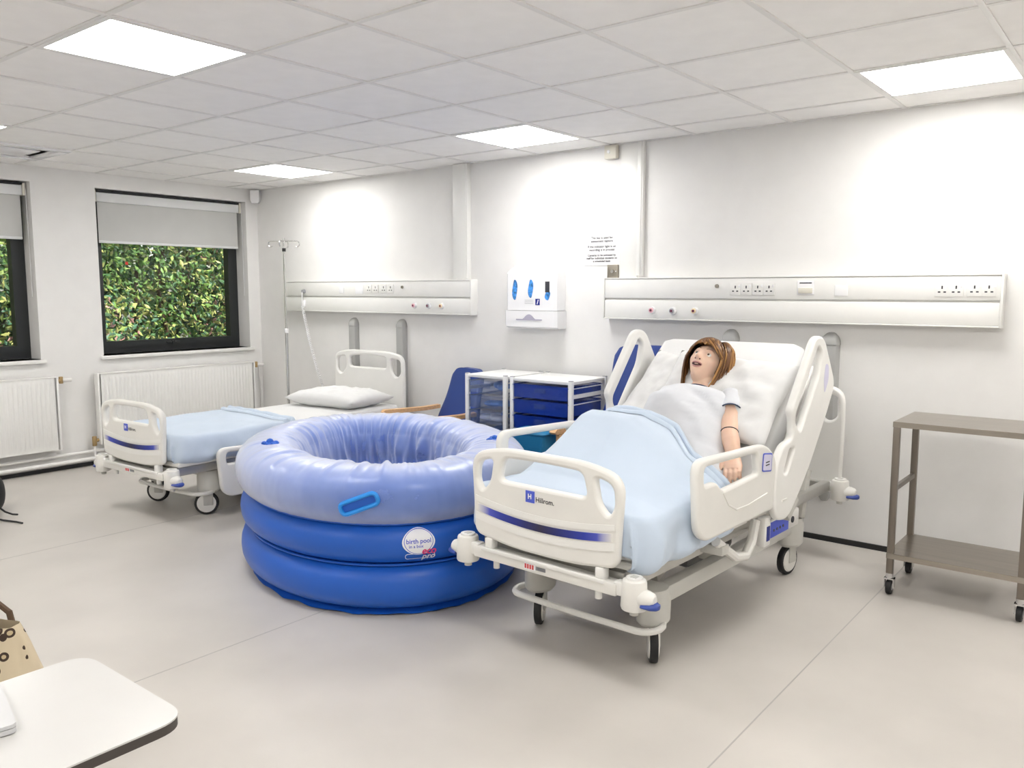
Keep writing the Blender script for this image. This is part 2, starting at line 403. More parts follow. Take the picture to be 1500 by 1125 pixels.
def blind(y0, y1, zb, label):
    t = thing('roller_blind', label, 'blind', (-.10,(y0+y1)/2,0), group='grey roller blinds'); w = (y1-y0)/2-.035; z = WZ1-.055
    MB().cyl((0,-w,z),(0,w,z),.034,n=18).build('roller_tube','blind_rail',t)
    MB().box((.02,-w,z-.05),(.04,w,z+.028),.006).build('cassette','blind_rail',t)
    MB().box((-.03,-w,z+.032),(.045,w,z+.046)).build('head_gap_strip','black_rubber',t,False)
    MB().box((.021,-w+.012,zb),(.0235,w-.012,z-.03)).build('fabric','blind_grey',t,False)
    MB().box((.016,-w+.012,zb-.018),(.029,w-.012,zb+.004),.005).build('bottom_bar','blind_rail',t)
    for s in (-1,1): MB().box((-.035,s*(w+.012)-.01,z-.05),(.045,s*(w+.012)+.01,z+.045),.004).build('bracket','alarm_cream',t)
    MB().tube([(.05,w+.02,z),(.05,w+.022,1.45),(.05,w+.02,1.40)],.0025,6).build('pull_cord','blind_rail',t)
blind(-1.537,-.127,1.86,'grey roller blind half down in the window near the corner')
blind(-3.44,-2.03,1.86,'grey roller blind at the left picture edge')
blind(-5.35,-3.94,1.86,'grey roller blind outside the view')
st = MB().box((-.2105,-1.21,1.672),(-.2095,-1.185,1.697)).build('sticker','red_sticker',smooth=False); tag(st,'small red square sticker on the window pane','sticker')

# ------------------------------------------------------------------ outside: hedge and ground
gd = struct(MB().box((-14,-14,-.35),(-.3,9,-.25)).build('ground_outside','soil',smooth=False))
def hedge():
    b = MB(); tone = []
    pal = [(.10,.22,.05),(.16,.30,.06),(.06,.15,.05),(.30,.42,.10),(.48,.50,.16),(.08,.20,.11),(.55,.30,.25),(.18,.34,.16)]
    rnd = random.Random(3)
    for k in range(95000):
        y = rnd.uniform(-7.5,7.0); z = -.25+rnd.random()**.85*4.6; dens = nz(y*1.1,z*1.1,3.1)
        x = -2.4-1.9*rnd.random()-.8*dens
        if nz(y*2.3+5,z*2.3,1.)>.55 and rnd.random()<.7: continue
        s = rnd.uniform(.014,.038); d = Vector((rnd.gauss(.6,.6),rnd.gauss(0,.7),rnd.gauss(.4,.6))).normalized()
        u = d.cross(Vector((rnd.gauss(0,1),rnd.gauss(0,1),rnd.gauss(0,1)))).normalized(); w = d.cross(u)
        c = Vector((x,y,z)); b.add([c-u*s*1.5, c+w*s*.7-d*s*.2, c+u*s*1.5, c-w*s*.7-d*s*.2],[(0,1,2),(0,2,3)])
        t = nz(y*.8,z*.8,7.)*3+rnd.random()*5.2; ci = int(max(0,min(7.99,t+1))) if y>-1.6 else int(rnd.random()*8)
        c_ = pal[ci]; j = rnd.uniform(.75,1.3); tone += [tuple(min(1,q*j) for q in c_)]*4
    BV = []; tone2 = []
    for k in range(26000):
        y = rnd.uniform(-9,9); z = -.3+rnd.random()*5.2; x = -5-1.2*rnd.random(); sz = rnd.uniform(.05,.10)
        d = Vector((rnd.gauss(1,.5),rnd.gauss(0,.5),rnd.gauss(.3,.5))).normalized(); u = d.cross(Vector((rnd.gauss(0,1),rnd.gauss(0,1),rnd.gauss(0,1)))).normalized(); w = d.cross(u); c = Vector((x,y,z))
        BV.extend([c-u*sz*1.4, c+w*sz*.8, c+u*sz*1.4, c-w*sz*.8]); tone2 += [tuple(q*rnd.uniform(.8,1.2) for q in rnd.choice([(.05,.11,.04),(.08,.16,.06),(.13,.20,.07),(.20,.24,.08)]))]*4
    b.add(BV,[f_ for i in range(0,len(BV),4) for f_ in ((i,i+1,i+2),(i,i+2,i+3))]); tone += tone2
    me = bpy.data.meshes.new('foliage'); me.from_pydata(b.v,[],b.f)
    ca = me.color_attributes.new('tone','FLOAT_COLOR','POINT')
    for i, c in enumerate(tone): ca.data[i].color = (*c,1)
    t = thing('hedge','tall leafy green hedge with yellow leaves outside the windows','hedge',(0,0,0))
    lf = link('foliage',me,'leaf',t,False); lf['kind'] = 'stuff'
    br = MB()
    for k in range(26):
        y = -7+k*.54+rnd.uniform(-.2,.2); x = -3.4-rnd.random()*.5; p = [Vector((x,y,-.3))]
        for i in range(7): p.append(p[-1]+Vector((rnd.gauss(0,.06),rnd.gauss(0,.12),.6)))
        br.tube(p,[.035,.032,.028,.024,.02,.016,.012,.008],6)
    s_ = br.build('branches','leaf_branch',t); s_['kind'] = 'stuff'
hedge()

# ------------------------------------------------------------------ radiators and pipes
def radiator(y0, y1, label):
    t = thing('radiator', label, 'radiator', (0,(y0+y1)/2,0), group='white panel radiators'); w = (y1-y0)/2; z0, z1 = .185, .765
    n = max(2,int((y1-y0)/.0333)); sec = []
    for i in range(n):
        y = -w+.02+(2*w-.04)*i/n; p = (2*w-.04)/n
        sec += [(y,.098),(y+p*.18,.108),(y+p*.5,.108),(y+p*.68,.098)]
    sec.append((w-.02,.098)); b = MB()
    zz = [z0, z0+.03, z0+.05, z1-.05, z1-.03, z1]
    b.grid(lambda u,v: ((.098+(sec[round(u*(len(sec)-1))][1]-.098)*(1 if 1<round(v*5)<4 else 0)), sec[round(u*(len(sec)-1))][0], zz[round(v*5)]), len(sec), 6)
    b.build('front_panel','rad_white',t,True,50)
    MB().box((.04,-w+.02,z0),(.052,w-.02,z1)).build('rear_panel','rad_white',t,False)
    tg = MB().box((.038,-w,z1-.004),(.104,w,z1+.006),.003); tg.build('top_grille','rad_white',t)
    for s in (-1,1): MB().box((.038,s*w-.008,z0-.004),(.105,s*w+.008,z1+.004),.004).build('end_cap','rad_white',t)
    for s in (-1,1): MB().box((0,s*(w-.25)-.02,z0+.05),(.042,s*(w-.25)+.02,z1-.06)).build('wall_bracket','rad_white',t,False)
    v1 = MB().cyl((.07,-w-.012,.215),(.07,-w-.055,.215),.014).cyl((.07,-w-.045,.17),(.07,-w-.045,.25),.018,b=.004); v1.build('lower_valve','brass',t)
    v2 = MB().cyl((.07,w+.01,z1-.03),(.07,w+.05,z1-.03),.013).cyl((.07,w+.04,z1-.055),(.07,w+.04,z1-.0),.016,b=.004); v2.build('upper_valve','brass',t)
    MB().cyl((.07,w+.05,z1-.03),(.07,w+.12,z1-.03),.016,b=.004).build('valve_cap','pipe_white',t)
    MB().tube([(.07,-w-.045,.17),(.07,-w-.045,.085)],.009,8).build('riser_pipe','pipe_white',t)
radiator(-1.64,-.16,'long white ribbed radiator under the window near the corner')
radiator(-3.45,-1.96,'white ribbed radiator at the left edge with brass tap at its top')
radiator(-5.3,-3.9,'white ribbed radiator outside the view')
p = MB().tube([(.05,RY+.02,.125),(.05,-1.72,.125),(.05,-.09,.122)],.013,10); tag(p.build('heating_pipe','pipe_white'),'upper of two white heating pipes running along the window wall','pipe')
p = MB().tube([(.062,RY+.02,.066),(.062,-1.72,.066),(.062,-.09,.066)],.015,10); tag(p.build('heating_pipe','pipe_white'),'lower white heating pipe along the floor by the window wall','pipe')
p = MB().tube([(.06,-.085,.745),(.055,-.075,.62),(.03,-.045,.56),(.03,-.045,.14),(.05,-.075,.122)],.010,8); tag(p.build('heating_pipe','pipe_white'),'thin white pipe running down the room corner from the radiator','pipe')

# ------------------------------------------------------------------ back wall fittings
def trunking(x0, x1, lab_, sockets, valves, extras, n):
    t = thing('bedhead_trunking', lab_, 'wall trunking', ((x0+x1)/2,0,1.265), group='bedhead service trunking'); w = (x1-x0)/2; h = .262
    MB().box((-w,-.055,0),(w,0,h)).build('back_box','trunk_white',t,False)
    MB().box((-w+.006,-.072,.004),(w-.006,-.055,.122),.006).build('lower_cover','trunk_white',t)
    MB().box((-w+.006,-.072,.132),(w-.006,-.055,.258),.006).build('upper_cover','trunk_white',t)
    MB().box((-w,-.076,-.004),(w,-.05,.004),.003).build('lower_lip','trunk_white',t)
    MB().box((-w,-.076,.258),(w,-.05,.266),.003).build('upper_lip','trunk_white',t)
    for s in (-1,1): MB().box((s*w-.006,-.078,-.005),(s*w+.006,0,.267),.003).build('end_cap','trunk_white',t)
    for (x, z) in sockets:      # one twin-pin gang with three slots
        q = MB().box((x-.034-(x0+x1)/2,-.077,z-.036-1.265),(x+.034-(x0+x1)/2,-.072,z+.036-1.265),.002).build('socket','trunk_white',t)
        px = x-(x0+x1)/2; pz = z-1.265
        for dx, dz, a, b in ((0,.012,.0035,.008),(-.013,-.012,.006,.0035),(.013,-.012,.006,.0035)):
            MB().box((px+dx-a,-.0778,pz+dz-b),(px+dx+a,-.0768,pz+dz+b)).build('slot','print_dark',q,False)
        MB().box((px+.02,-.080,pz+.01),(px+.03,-.0768,pz+.026),.001).build('switch','print_white',q)
    for (x, z, m) in valves:
        px = x-(x0+x1)/2; pz = z-1.265
        g = MB().cyl((px,-.072,pz),(px,-.088,pz),.026,.022,20).build('gas_outlet','disp_white',t)
        MB().cyl((px,-.087,pz),(px,-.094,pz),.017,.015,16).build('outlet_ring',m,g)
        MB().cyl((px,-.093,pz),(px,-.096,pz),.008,.008,12).build('outlet_core','valve_core',g)
    for (x, z, w_, h_, m) in extras:
        px = x-(x0+x1)/2; pz = z-1.265
        if m == 'knob': MB().cyl((px,-.072,pz),(px,-.082,pz),.012,.011,14).build('bell_contact','steel_plate',t)
        else: MB().box((px-w_/2,-.0765-(.006 if m=='alarm_cream' else 0),pz-h_/2),(px+w_/2,-.072,pz+h_/2),.002).build('cover_plate',m,t)
    return t
t2 = trunking(3.985,6.30,'long white bedhead trunking with sockets above the occupied bed',
    [(4.91,1.456),(4.978,1.456),(5.049,1.456),(5.117,1.456),(6.03,1.452),(6.095,1.452),(6.178,1.453),(6.242,1.453)],
    [(4.351,1.322,'valve_pink'),(4.497,1.32,'print_grey'),(4.647,1.322,'valve_cream')],
    [(4.791,1.475,0,0,'knob'),(5.329,1.463,.095,.078,'print_white'),(5.526,1.447,.07,.06,'disp_white'),(5.329,1.447,.08,.03,'alarm_cream')],2)
MB().box((.152,-.0772,.222),(.221,-.0764,.228)).build('caption_line','print_dark',t2,False)
t1 = trunking(.50,2.80,'white bedhead trunking behind the empty bed near the corner',
    [(1.66,1.462),(1.742,1.462),(1.84,1.462),(1.924,1.462)],
    [(2.199,1.328,'valve_pink'),(2.359,1.328,'print_grey'),(2.499,1.328,'valve_cream')],
    [(2.061,1.475,0,0,'knob'),(1.305,1.449,.06,.05,'disp_white'),(1.537,1.457,.10,.075,'print_white')],1)
def drop(x0, x1, z0, d, label):
    o = thing('vertical_trunking', label, 'trunking', ((x0+x1)/2,0,z0), group='vertical cable trunking'); w = (x1-x0)/2; h = H-z0
    MB().box((-w,-d,0),(w,0,h),.003).build('body','trunk_white',o)
    MB().box((-w+.012,-d-.004,0),(w-.012,-d+.001,h),.002).build('cover','trunk_white',o)
drop(2.60,2.745,1.53,.05,'wide white vertical trunking rising to the ceiling above the empty bed')
drop(4.20,4.245,1.545,.03,'narrow white vertical trunking rising from the bedhead unit to the ceiling')
o = MB().box((4.062,-.006,1.53),(4.198,0,H),.002).build('wall_panel_strip','trunk_white'); tag(o,'flat white strip on the wall left of the narrow trunking','wall strip')
def bumper(x, label):
    o = thing('wall_bumper', label, 'bumper', (x,0,.24), group='grey wall bumper strips')
    def prof(w): return [(-w,0),(-w,-.022),(-w*.75,-.042),(0,-.05),(w*.75,-.042),(w,-.022),(w,0)]
    secs = []
    for z, k in ((0,.35),(.03,.75),(.07,1),(.90,1)): secs.append([(p[0]*.05/.05*k,p[1]*(.4+.6*k),z) for p in prof(.05)])
    MB().loft(secs).build('strip','bumper_grey',o)
    MB().loft([[(p[0]*k,p[1]*k2,z) for p in prof(.052)] for z,k,k2 in ((.902,1,1.05),(.925,.97,1.05),(.95,.78,.85),(.968,.45,.5),(.973,.25,.2))]).build('end_cap','bumper_grey',o)
bumper(1.39,'left of two grey wall bumper strips behind the empty bed')
bumper(1.985,'right of two grey wall bumper strips behind the empty bed')
bumper(4.865,'grey wall bumper strip behind the mannequin head')
bumper(5.462,'grey wall bumper strip beside the right raised bed rail')
# coiled cord of the nurse call
c = MB(); pts = []
for i in range(420):
    u = i/419; x = .79+.30*u+.05*math.sin(u*3.14); z = 1.31-.80*u; y = -.10-.06*math.sin(u*math.pi)
    a = u*52*2*math.pi; pts.append((x+.011*math.cos(a), y+.011*math.sin(a), z+.003*math.sin(a)))
cc = thing('call_cord','white coiled call cord hanging from the trunking behind the empty bed','cord',(0,0,0))
MB().tube(pts,.0035,5).build('coil','disp_white',cc)
MB().box((.765,-.10,1.30),(.81,-.072,1.36),.006).build('cradle','disp_white',cc); MB().cyl((.79,-.072,1.44),(.79,-.10,1.44),.018,.014).build('plug','print_grey',cc)
MB().tube([(.79,-.095,1.44),(.80,-.11,1.40),(.79,-.10,1.355)],.004,6).build('lead','disp_white',cc)
# dispenser
dp = thing('apron_dispenser','white wall dispenser with blue printed figures above the drawer racks','dispenser',(3.4,0,1.18))
def dprof(z, w, d): return [(-w,0,z),(-w,-d+.02,z),(-w+.02,-d,z),(w-.02,-d,z),(w,-d+.02,z),(w,0,z)]
MB().loft([dprof(0,.226,.105),dprof(.012,.232,.128),dprof(.125,.232,.132)]).build('lower_tray','disp_white',dp)
MB().loft([dprof(.128,.222,.122),dprof(.39,.222,.122),dprof(.415,.215,.10),dprof(.445,.205,.05)]).build('hood','disp_white',dp)
sl = [( -.115+.23*k/20, .066+ (.034*max(0,math.cos((k/20-.5)*math.pi/.46)) if abs(k/20-.5)<.23 else 0)) for k in range(21)]
MB().prism(sl+[(.115,.058),(-.115,.058)], lambda x,y,k: (x,-.1325-.0015*k,y)).build('slot','disp_slot',dp,False)
for x, m, z0, z1 in ((-.135,'disp_blue',.20,.345),(.008,'disp_blue',.215,.345),(.155,'disp_blue',.20,.27)):
    k = 24; ell = [(x+.022*math.cos(2*math.pi*i/k)*(1+.25*math.sin(4*math.pi*i/k)), (z0+z1)/2+(z1-z0)/2*math.sin(2*math.pi*i/k)) for i in range(k)]
    MB().prism(ell, lambda a,b,q: (a,-.1225-.001*q,b)).build('printed_figure',m,dp,False)
MB().prism([(.135,.255),(.172,.255),(.172,.33),(.135,.33)], lambda a,b,q: (a,-.1226-.001*q,b)).build('printed_figure','print_dark',dp,False)
MB().prism([(.050,.165),(.088,.165),(.088,.21),(.050,.21)], lambda a,b,q: (a,-.1225-.001*q,b)).build('printed_badge','stripe_blue',dp,False)
MB().prism([(.062,.172),(.070,.172),(.080,.204),(.072,.204)], lambda a,b,q: (a,-.1238-.0005*q,b)).build('badge_mark','print_white',dp,False)
for i in range(3): MB().box((-.045,-.1236,.199-.012*i),(.03,-.1224,.201-.012*i)).build('caption_line','print_grey',dp,False)
# notice
nt_ = thing('wall_notice','white laminated paper notice with seven lines of text beside the trunking','notice',(3.92,0,1.72))
MB().box((-.142,-.0035,-.103),(.140,-.001,.103)).build('sheet','paper',nt_,False)
text('lettering','This bay is used for\nassessment capture',.022,'print_dark',nt_,wallmx(0,-.0042,.070),line=1.0,bold=.0006)
text('lettering','If the indicator light is on\nrecording is in process',.022,'print_dark',nt_,wallmx(0,-.0042,.012),line=1.0,bold=.0006)
text('lettering','Cameras to be activated by\nstaff for individual students on\na scheduled basis',.020,'print_dark',nt_,wallmx(0,-.0042,-.055),line=1.0,bold=.0006)
ks = thing('key_switch','small square brushed steel key switch under the notice','switch',(4.012,0,1.575))
MB().box((-.042,-.012,-.045),(.042,0,.045),.003).build('plate','steel_plate',ks); MB().cyl((.0,-.011,0),(0,-.02,0),.012).build('lock','chrome',ks); MB().cyl((.026,-.011,0),(.026,-.015,0),.004).build('indicator','print_white',ks)
al = thing('sensor_box','small cream sensor box on the wall under the ceiling','sensor',(4.0,0,2.31))
MB().box((-.045,-.045,0),(.045,0,.088),.006).build('case','alarm_cream',al); MB().cyl((-.01,-.044,.045),(-.01,-.052,.045),.012,.009).build('lens','disp_white',al)
al = thing('motion_detector','small white motion detector high in the room corner','sensor',(.075,-.075,2.27),R(-45))
MB().loft([[(x*k,y*k2-.0,z) for x,y in ((-.04,.05),(-.04,-.01),(-.025,-.035),(.025,-.035),(.04,-.01),(.04,.05))] for z,k,k2 in ((0,.7,.7),(.02,.95,.95),(.05,1,1),(.12,1,1))]).build('case','disp_white',al)
MB().box((-.022,-.038,.02),(.022,-.03,.055),.004).build('lens','alarm_cream',al)

# ------------------------------------------------------------------ drip stand
iv = thing('drip_stand','chrome drip stand with four hooks beside the empty bed near the corner','drip stand',(.87,-.34,0))
MB().cyl((0,0,.10),(0,0,1.12),.0125,n=12).build('lower_pole','chrome',iv); MB().cyl((0,0,1.10),(0,0,1.90),.0085,n=12).build('upper_pole','chrome',iv)
MB().cyl((0,0,1.075),(0,0,1.115),.019,n=12,b=.004).build('height_clamp','disp_white',iv)
MB().cyl((0,0,1.785),(0,0,1.815),.016,n=12,b=.003).build('collar','black_rubber',iv)
for k in range(4):
    a = R(38+90*k); d = Vector((math.cos(a),math.sin(a),0)); up = Vector((0,0,1)); c0 = Vector((0,0,1.875))
    pts = [c0, c0+d*.10]; 
    for q in range(9): b = math.pi*q/8*1.25; pts.append(c0+d*(.115+.024*math.sin(b)*.9)+up*(-.025+.025*math.cos(b)))
    MB().tube(pts,.0042,7).build('hook','chrome',iv)
MB().cyl((0,0,.085),(0,0,.13),.035,n=16).build('base_hub','chrome',iv)
for k in range(5):
    a = R(20+72*k); d = Vector((math.cos(a),math.sin(a),0))
    lg = MB().tube([Vector((0,0,.115)), d*.15+Vector((0,0,.105)), d*.27+Vector((0,0,.085))],[.015,.013,.011],8).build('base_leg','chrome',iv)
    q = d*.27; s = Vector((-d.y,d.x,0)); MB().cyl(q+Vector((0,0,.032))-s*.012,q+Vector((0,0,.032))+s*.012,.032,n=14).build('castor','black_rubber',lg)

# ------------------------------------------------------------------ birth pool
PC = Vector((3.638,-1.766,0)); PA, PB, PPH = .962, .748, R(-30)
def pool_pt(t, n, z):
    ct, st = math.cos(t), math.sin(t); nx, ny = ct*PB, st*PA; L = math.hypot(nx,ny)
    x = PA*ct+nx/L*n; y = PB*st+ny/L*n
    return Vector((x*math.cos(PPH)-y*math.sin(PPH), x*math.sin(PPH)+y*math.cos(PPH), z))
pool = thing('birth_pool','round blue inflatable birth pool of three stacked air rings between the beds','pool',PC)
def chamber(z0, z1, w, name, out=0.):
    def f(u, v):
        t = 2*math.pi*u; a = 2*math.pi*v; c, s = math.cos(a), math.sin(a)
        e = .82; cc = math.copysign(abs(c)**e, c); ss = math.copysign(abs(s)**e, s)
        return pool_pt(t, out+w*cc-w, (z0+z1)/2+(z1-z0)/2*ss)
    return MB().grid(f,140,28,True,True).build(name,'pool_blue',pool,True,60)
chamber(.018,.240,.140,'air_ring',-.004); chamber(.228,.428,.140,'air_ring',-.006); chamber(.412,.650,.158,'air_ring',.002)
MB().grid(lambda u,v: pool_pt(2*math.pi*u, -.10-v*.63, .055-.02*v), 100, 6, True).build('pool_floor','pool_blue',pool)
for z, n0 in ((.234,-.052),(.420,-.050)):
    MB().tube([pool_pt(2*math.pi*k/120,n0,z) for k in range(120)],.006,6,closed=True).build('ring_seam','pool_blue',pool)
MB().grid(lambda u,v: pool_pt(2*math.pi*u, -.10+.050*v+.010*v*nz(u*60,0), .028-.020*v+.008*v*nz(u*46,3.)), 220, 4, True).build('base_flange','pool_blue',pool)
def t_at(px, py):     # pool angle whose outward point is nearest a floor point
    best = min(range(720), key=lambda k: (pool_pt(2*math.pi*k/720,0,0)+PC-Vector((px,py,0))).length); return 2*math.pi*best/720
def on_ring(t0, u, v, z, off):           # u along the ring (m), v up (m)
    u *= .68; v *= .68
    ds = (pool_pt(t0+.01,0,0)-pool_pt(t0,0,0)).length/.01
    zz = z+v; zc, hh = .328, .1
    s = max(-1,min(1,(zz-zc)/hh)); n = -.006-.14+.14*(max(0,1-abs(s)**(2/.82)))**(.82/2)
    return pool_pt(t0+u/ds, n+off, zz)
TL = t_at(4.475,-2.315)
def flat_on_ring(name, polys, m, off, base):
    b = MB()
    for lp in polys:
        k = len(lp); cx = sum(p[0] for p in lp)/k; cy = sum(p[1] for p in lp)/k
        rings = [[on_ring(TL, cx+(p[0]-cx)*q, cy+(p[1]-cy)*q, base, off) for p in lp] for q in (1.,.8,.6,.4,.2,.02)]
        b.loft(rings, False)
    return b.build(name,m,logo)
def text_on_ring(name, body, size, m, u, v, off, base, **k):
    me = text_mesh(body, size, **k)
    bm = bmesh.new(); bm.from_mesh(me); bmesh.ops.triangulate(bm, faces=bm.faces); bm.to_mesh(me); bm.free()
    for q in me.vertices: q.co = on_ring(TL, u+q.co.x, v+q.co.y, base, off)
    me.name = name; return link(name, me, m, logo, False)
logo = MB().loft([[on_ring(TL, .104*math.cos(2*math.pi*k/40)*q*(1+.05*math.cos(4*math.pi*k/40)), .02+.085*math.sin(2*math.pi*k/40)*q, .334, .0035) for k in range(40)] for q in (1,.75,.5,.25,.02)], False).build('printed_logo','print_white',pool)
lab(logo,'white rounded printed logo on the blue ring')
def pebble(s): return [(s*.100*math.cos(2*math.pi*k/40)*(1+.06*math.sin(2*math.pi*k/40)), .02+s*.083*math.sin(2*math.pi*k/40)) for k in range(40)]
MB().loft([[on_ring(TL,p[0],p[1],.334,.0042) for p in pebble(q)] for q in (.97,.93)],False).build('logo_outline','logo_blue',logo)
text_on_ring('lettering','birth pool',.041,'logo_blue',.0,.025,.0050,.334,bold=.0006)
text_on_ring('lettering','in a box',.029,'logo_blue',-.018,-.008,.0050,.334,bold=.0004)
bar = rounded([(-.102,-.098),(.098,-.098),(.098,-.056),(-.102,-.056)],.020)
MB().loft([[on_ring(TL,p[0]*1.0+.012,p[1],.334,.0044) for p in bar],[on_ring(TL,.012+(p[0])*.965,-.077+(p[1]+.077)*.8,.334,.0046) for p in bar]],False).build('logo_pill','print_white',logo)
text_on_ring('lettering','eco',.066,'pink_print',.066,-.042,.0062,.334,bold=.0016,shear=.15)
text_on_ring('lettering','pro',.062,'print_white',.066,-.082,.0062,.334,bold=.0008,shear=.2)
def handle(t0, z, tilt=.38):
    def fr(u, v, n):   # local frame on the side of the top ring
        ds = (pool_pt(t0+.01,0,0)-pool_pt(t0,0,0)).length/.01; return pool_pt(t0+u/ds, n, z+v)
    o = MB(); L = .085; c, s = math.cos(tilt), math.sin(tilt)
    ring = rounded([(-L,-.026),(L,-.026),(L,.026),(-L,.026)],.024,4)
    o.tube([fr(p[0]*c-p[1]*s, p[0]*s+p[1]*c, .022) for p in ring],.010,8,closed=True)
    h = o.build('grab_handle','pool_handle',pool); lab(h,'bright blue grab handle')
    b = MB().loft([[fr((p[0]*c-p[1]*s)*q,(p[0]*s+p[1]*c)*q,.019) for p in ring] for q in (1,.6,.2,.02)],False); b.build('handle_base','pool_blue',h)
handle(t_at(4.26,-2.47),.53); handle(t_at(4.60,-1.95),.51); handle(t_at(2.85,-1.9),.53); handle(t_at(3.4,-.9),.53)
for q in (t_at(3.35,-2.3), t_at(4.35,-1.35)):
    c = pool_pt(q,-.16,.66); b = MB()
    for k in range(7):
        a = 2*math.pi*k/7; b.ball((c.x+.03*math.cos(a),c.y+.03*math.sin(a),c.z+.004*math.sin(3*a)),.020,.014,.014,10,6)
    b.ball((c.x,c.y,c.z+.01),.02,.02,.018,10,6); b.build('valve_bunch','pool_blue',pool)
# clear liner pulled over the top ring and down inside
def liner_f(u, v):
    t = 2*math.pi*u; zc, hh, w = .531, .119, .158
    wr = .012*nz(u*55,v*2.0,1.)+.007*nz(u*140,v*5.,4.)
    back = math.sin(t+PPH+.2)       # slack folds gather on the far inner wall
    if v < .62:
        a = -1.25+(v/.62)*(math.pi+1.05); c, s = math.cos(a), math.sin(a); e = .82
        cc = math.copysign(abs(c)**e,c); ss = math.copysign(abs(s)**e,s)
        k = .35+.9*max(0,(v-.3)); off = .011+abs(wr)*(.6*k+1.4*max(0,min(1,(v-.28)/.15)))
        return pool_pt(t, .002+(w+off)*cc-w, zc+(hh+off)*ss)
    q = (v-.62)/.38; p0 = liner_f(u,.6199); 
    rad = .345+.05*q+.07*(.3+max(0,back))*(.8*(1-2*abs(nz(u*26+q*1.5,q*1.0,2.))**.5)+1.0*nz(u*60,q*1.2,2.))*math.sin(q*math.pi)**.6
    rad = max(rad,.330); e_ = pool_pt(t, -rad, .56-.49*q); k = min(1,q*5)
    return p0*(1-k)+e_*k
ln = thing('pool_liner','clear wrinkled plastic liner pulled over the top ring of the pool','liner',PC)
MB().grid(liner_f,420,64,True).build('film','liner_film',ln,True,180)
MB().tube([liner_f(k/160,0.) for k in range(160)],.0035,5,closed=True).build('hem','liner_film',ln)

# ------------------------------------------------------------------ hospital beds
def yz(x, s=1): return MX((x,0,0),(0,1,0),(0,0,1),(s,0,0))
FOOT_RAIL = rounded([(-.735,.835,.07),(-.14,.815,.06),(-.025,.74,.06),(-.045,.515,.03),(-.65,.512,.05),(-.71,.56,.06)],.05,7)
FOOT_HOLE = rounded([(-.672,.800,.03),(-.225,.787,.02),(-.20,.70,.02),(-.52,.685,.03),(-.57,.728,.02),(-.668,.728,.02)],.02,5)
HEAD_RAIL = rounded([(.35,1.245,.05),(.455,1.235,.05),(.616,1.004,.05),(.536,.885,.06),(.309,.613,.2),(.105,.44,.06),(-.025,.46,.06),(-.054,.58,.05),(-.036,.72,.05),(.036,.787,.03),(.125,.80,.03),(.125,.88,.03),(.098,.925,.03)],.04,6)
HEAD_HOLE = rounded([(.385,1.195,.015),(.430,1.165,.02),(.40,1.06,.03),(.205,.815,.03),(.152,.87,.02),(.150,.905,.02)],.02,5)
HEAD_SLOT = rounded([(.095,.762),(.153,.757),(.072,.65),(.037,.66)],.02,4)
def spin(lp, ang, c, dz):
    a = R(ang); return [(c[0]+(y-c[0])*math.cos(a)-(z-c[1])*math.sin(a), c[1]+(y-c[0])*math.sin(a)+(z-c[1])*math.cos(a)+dz) for y, z in lp]
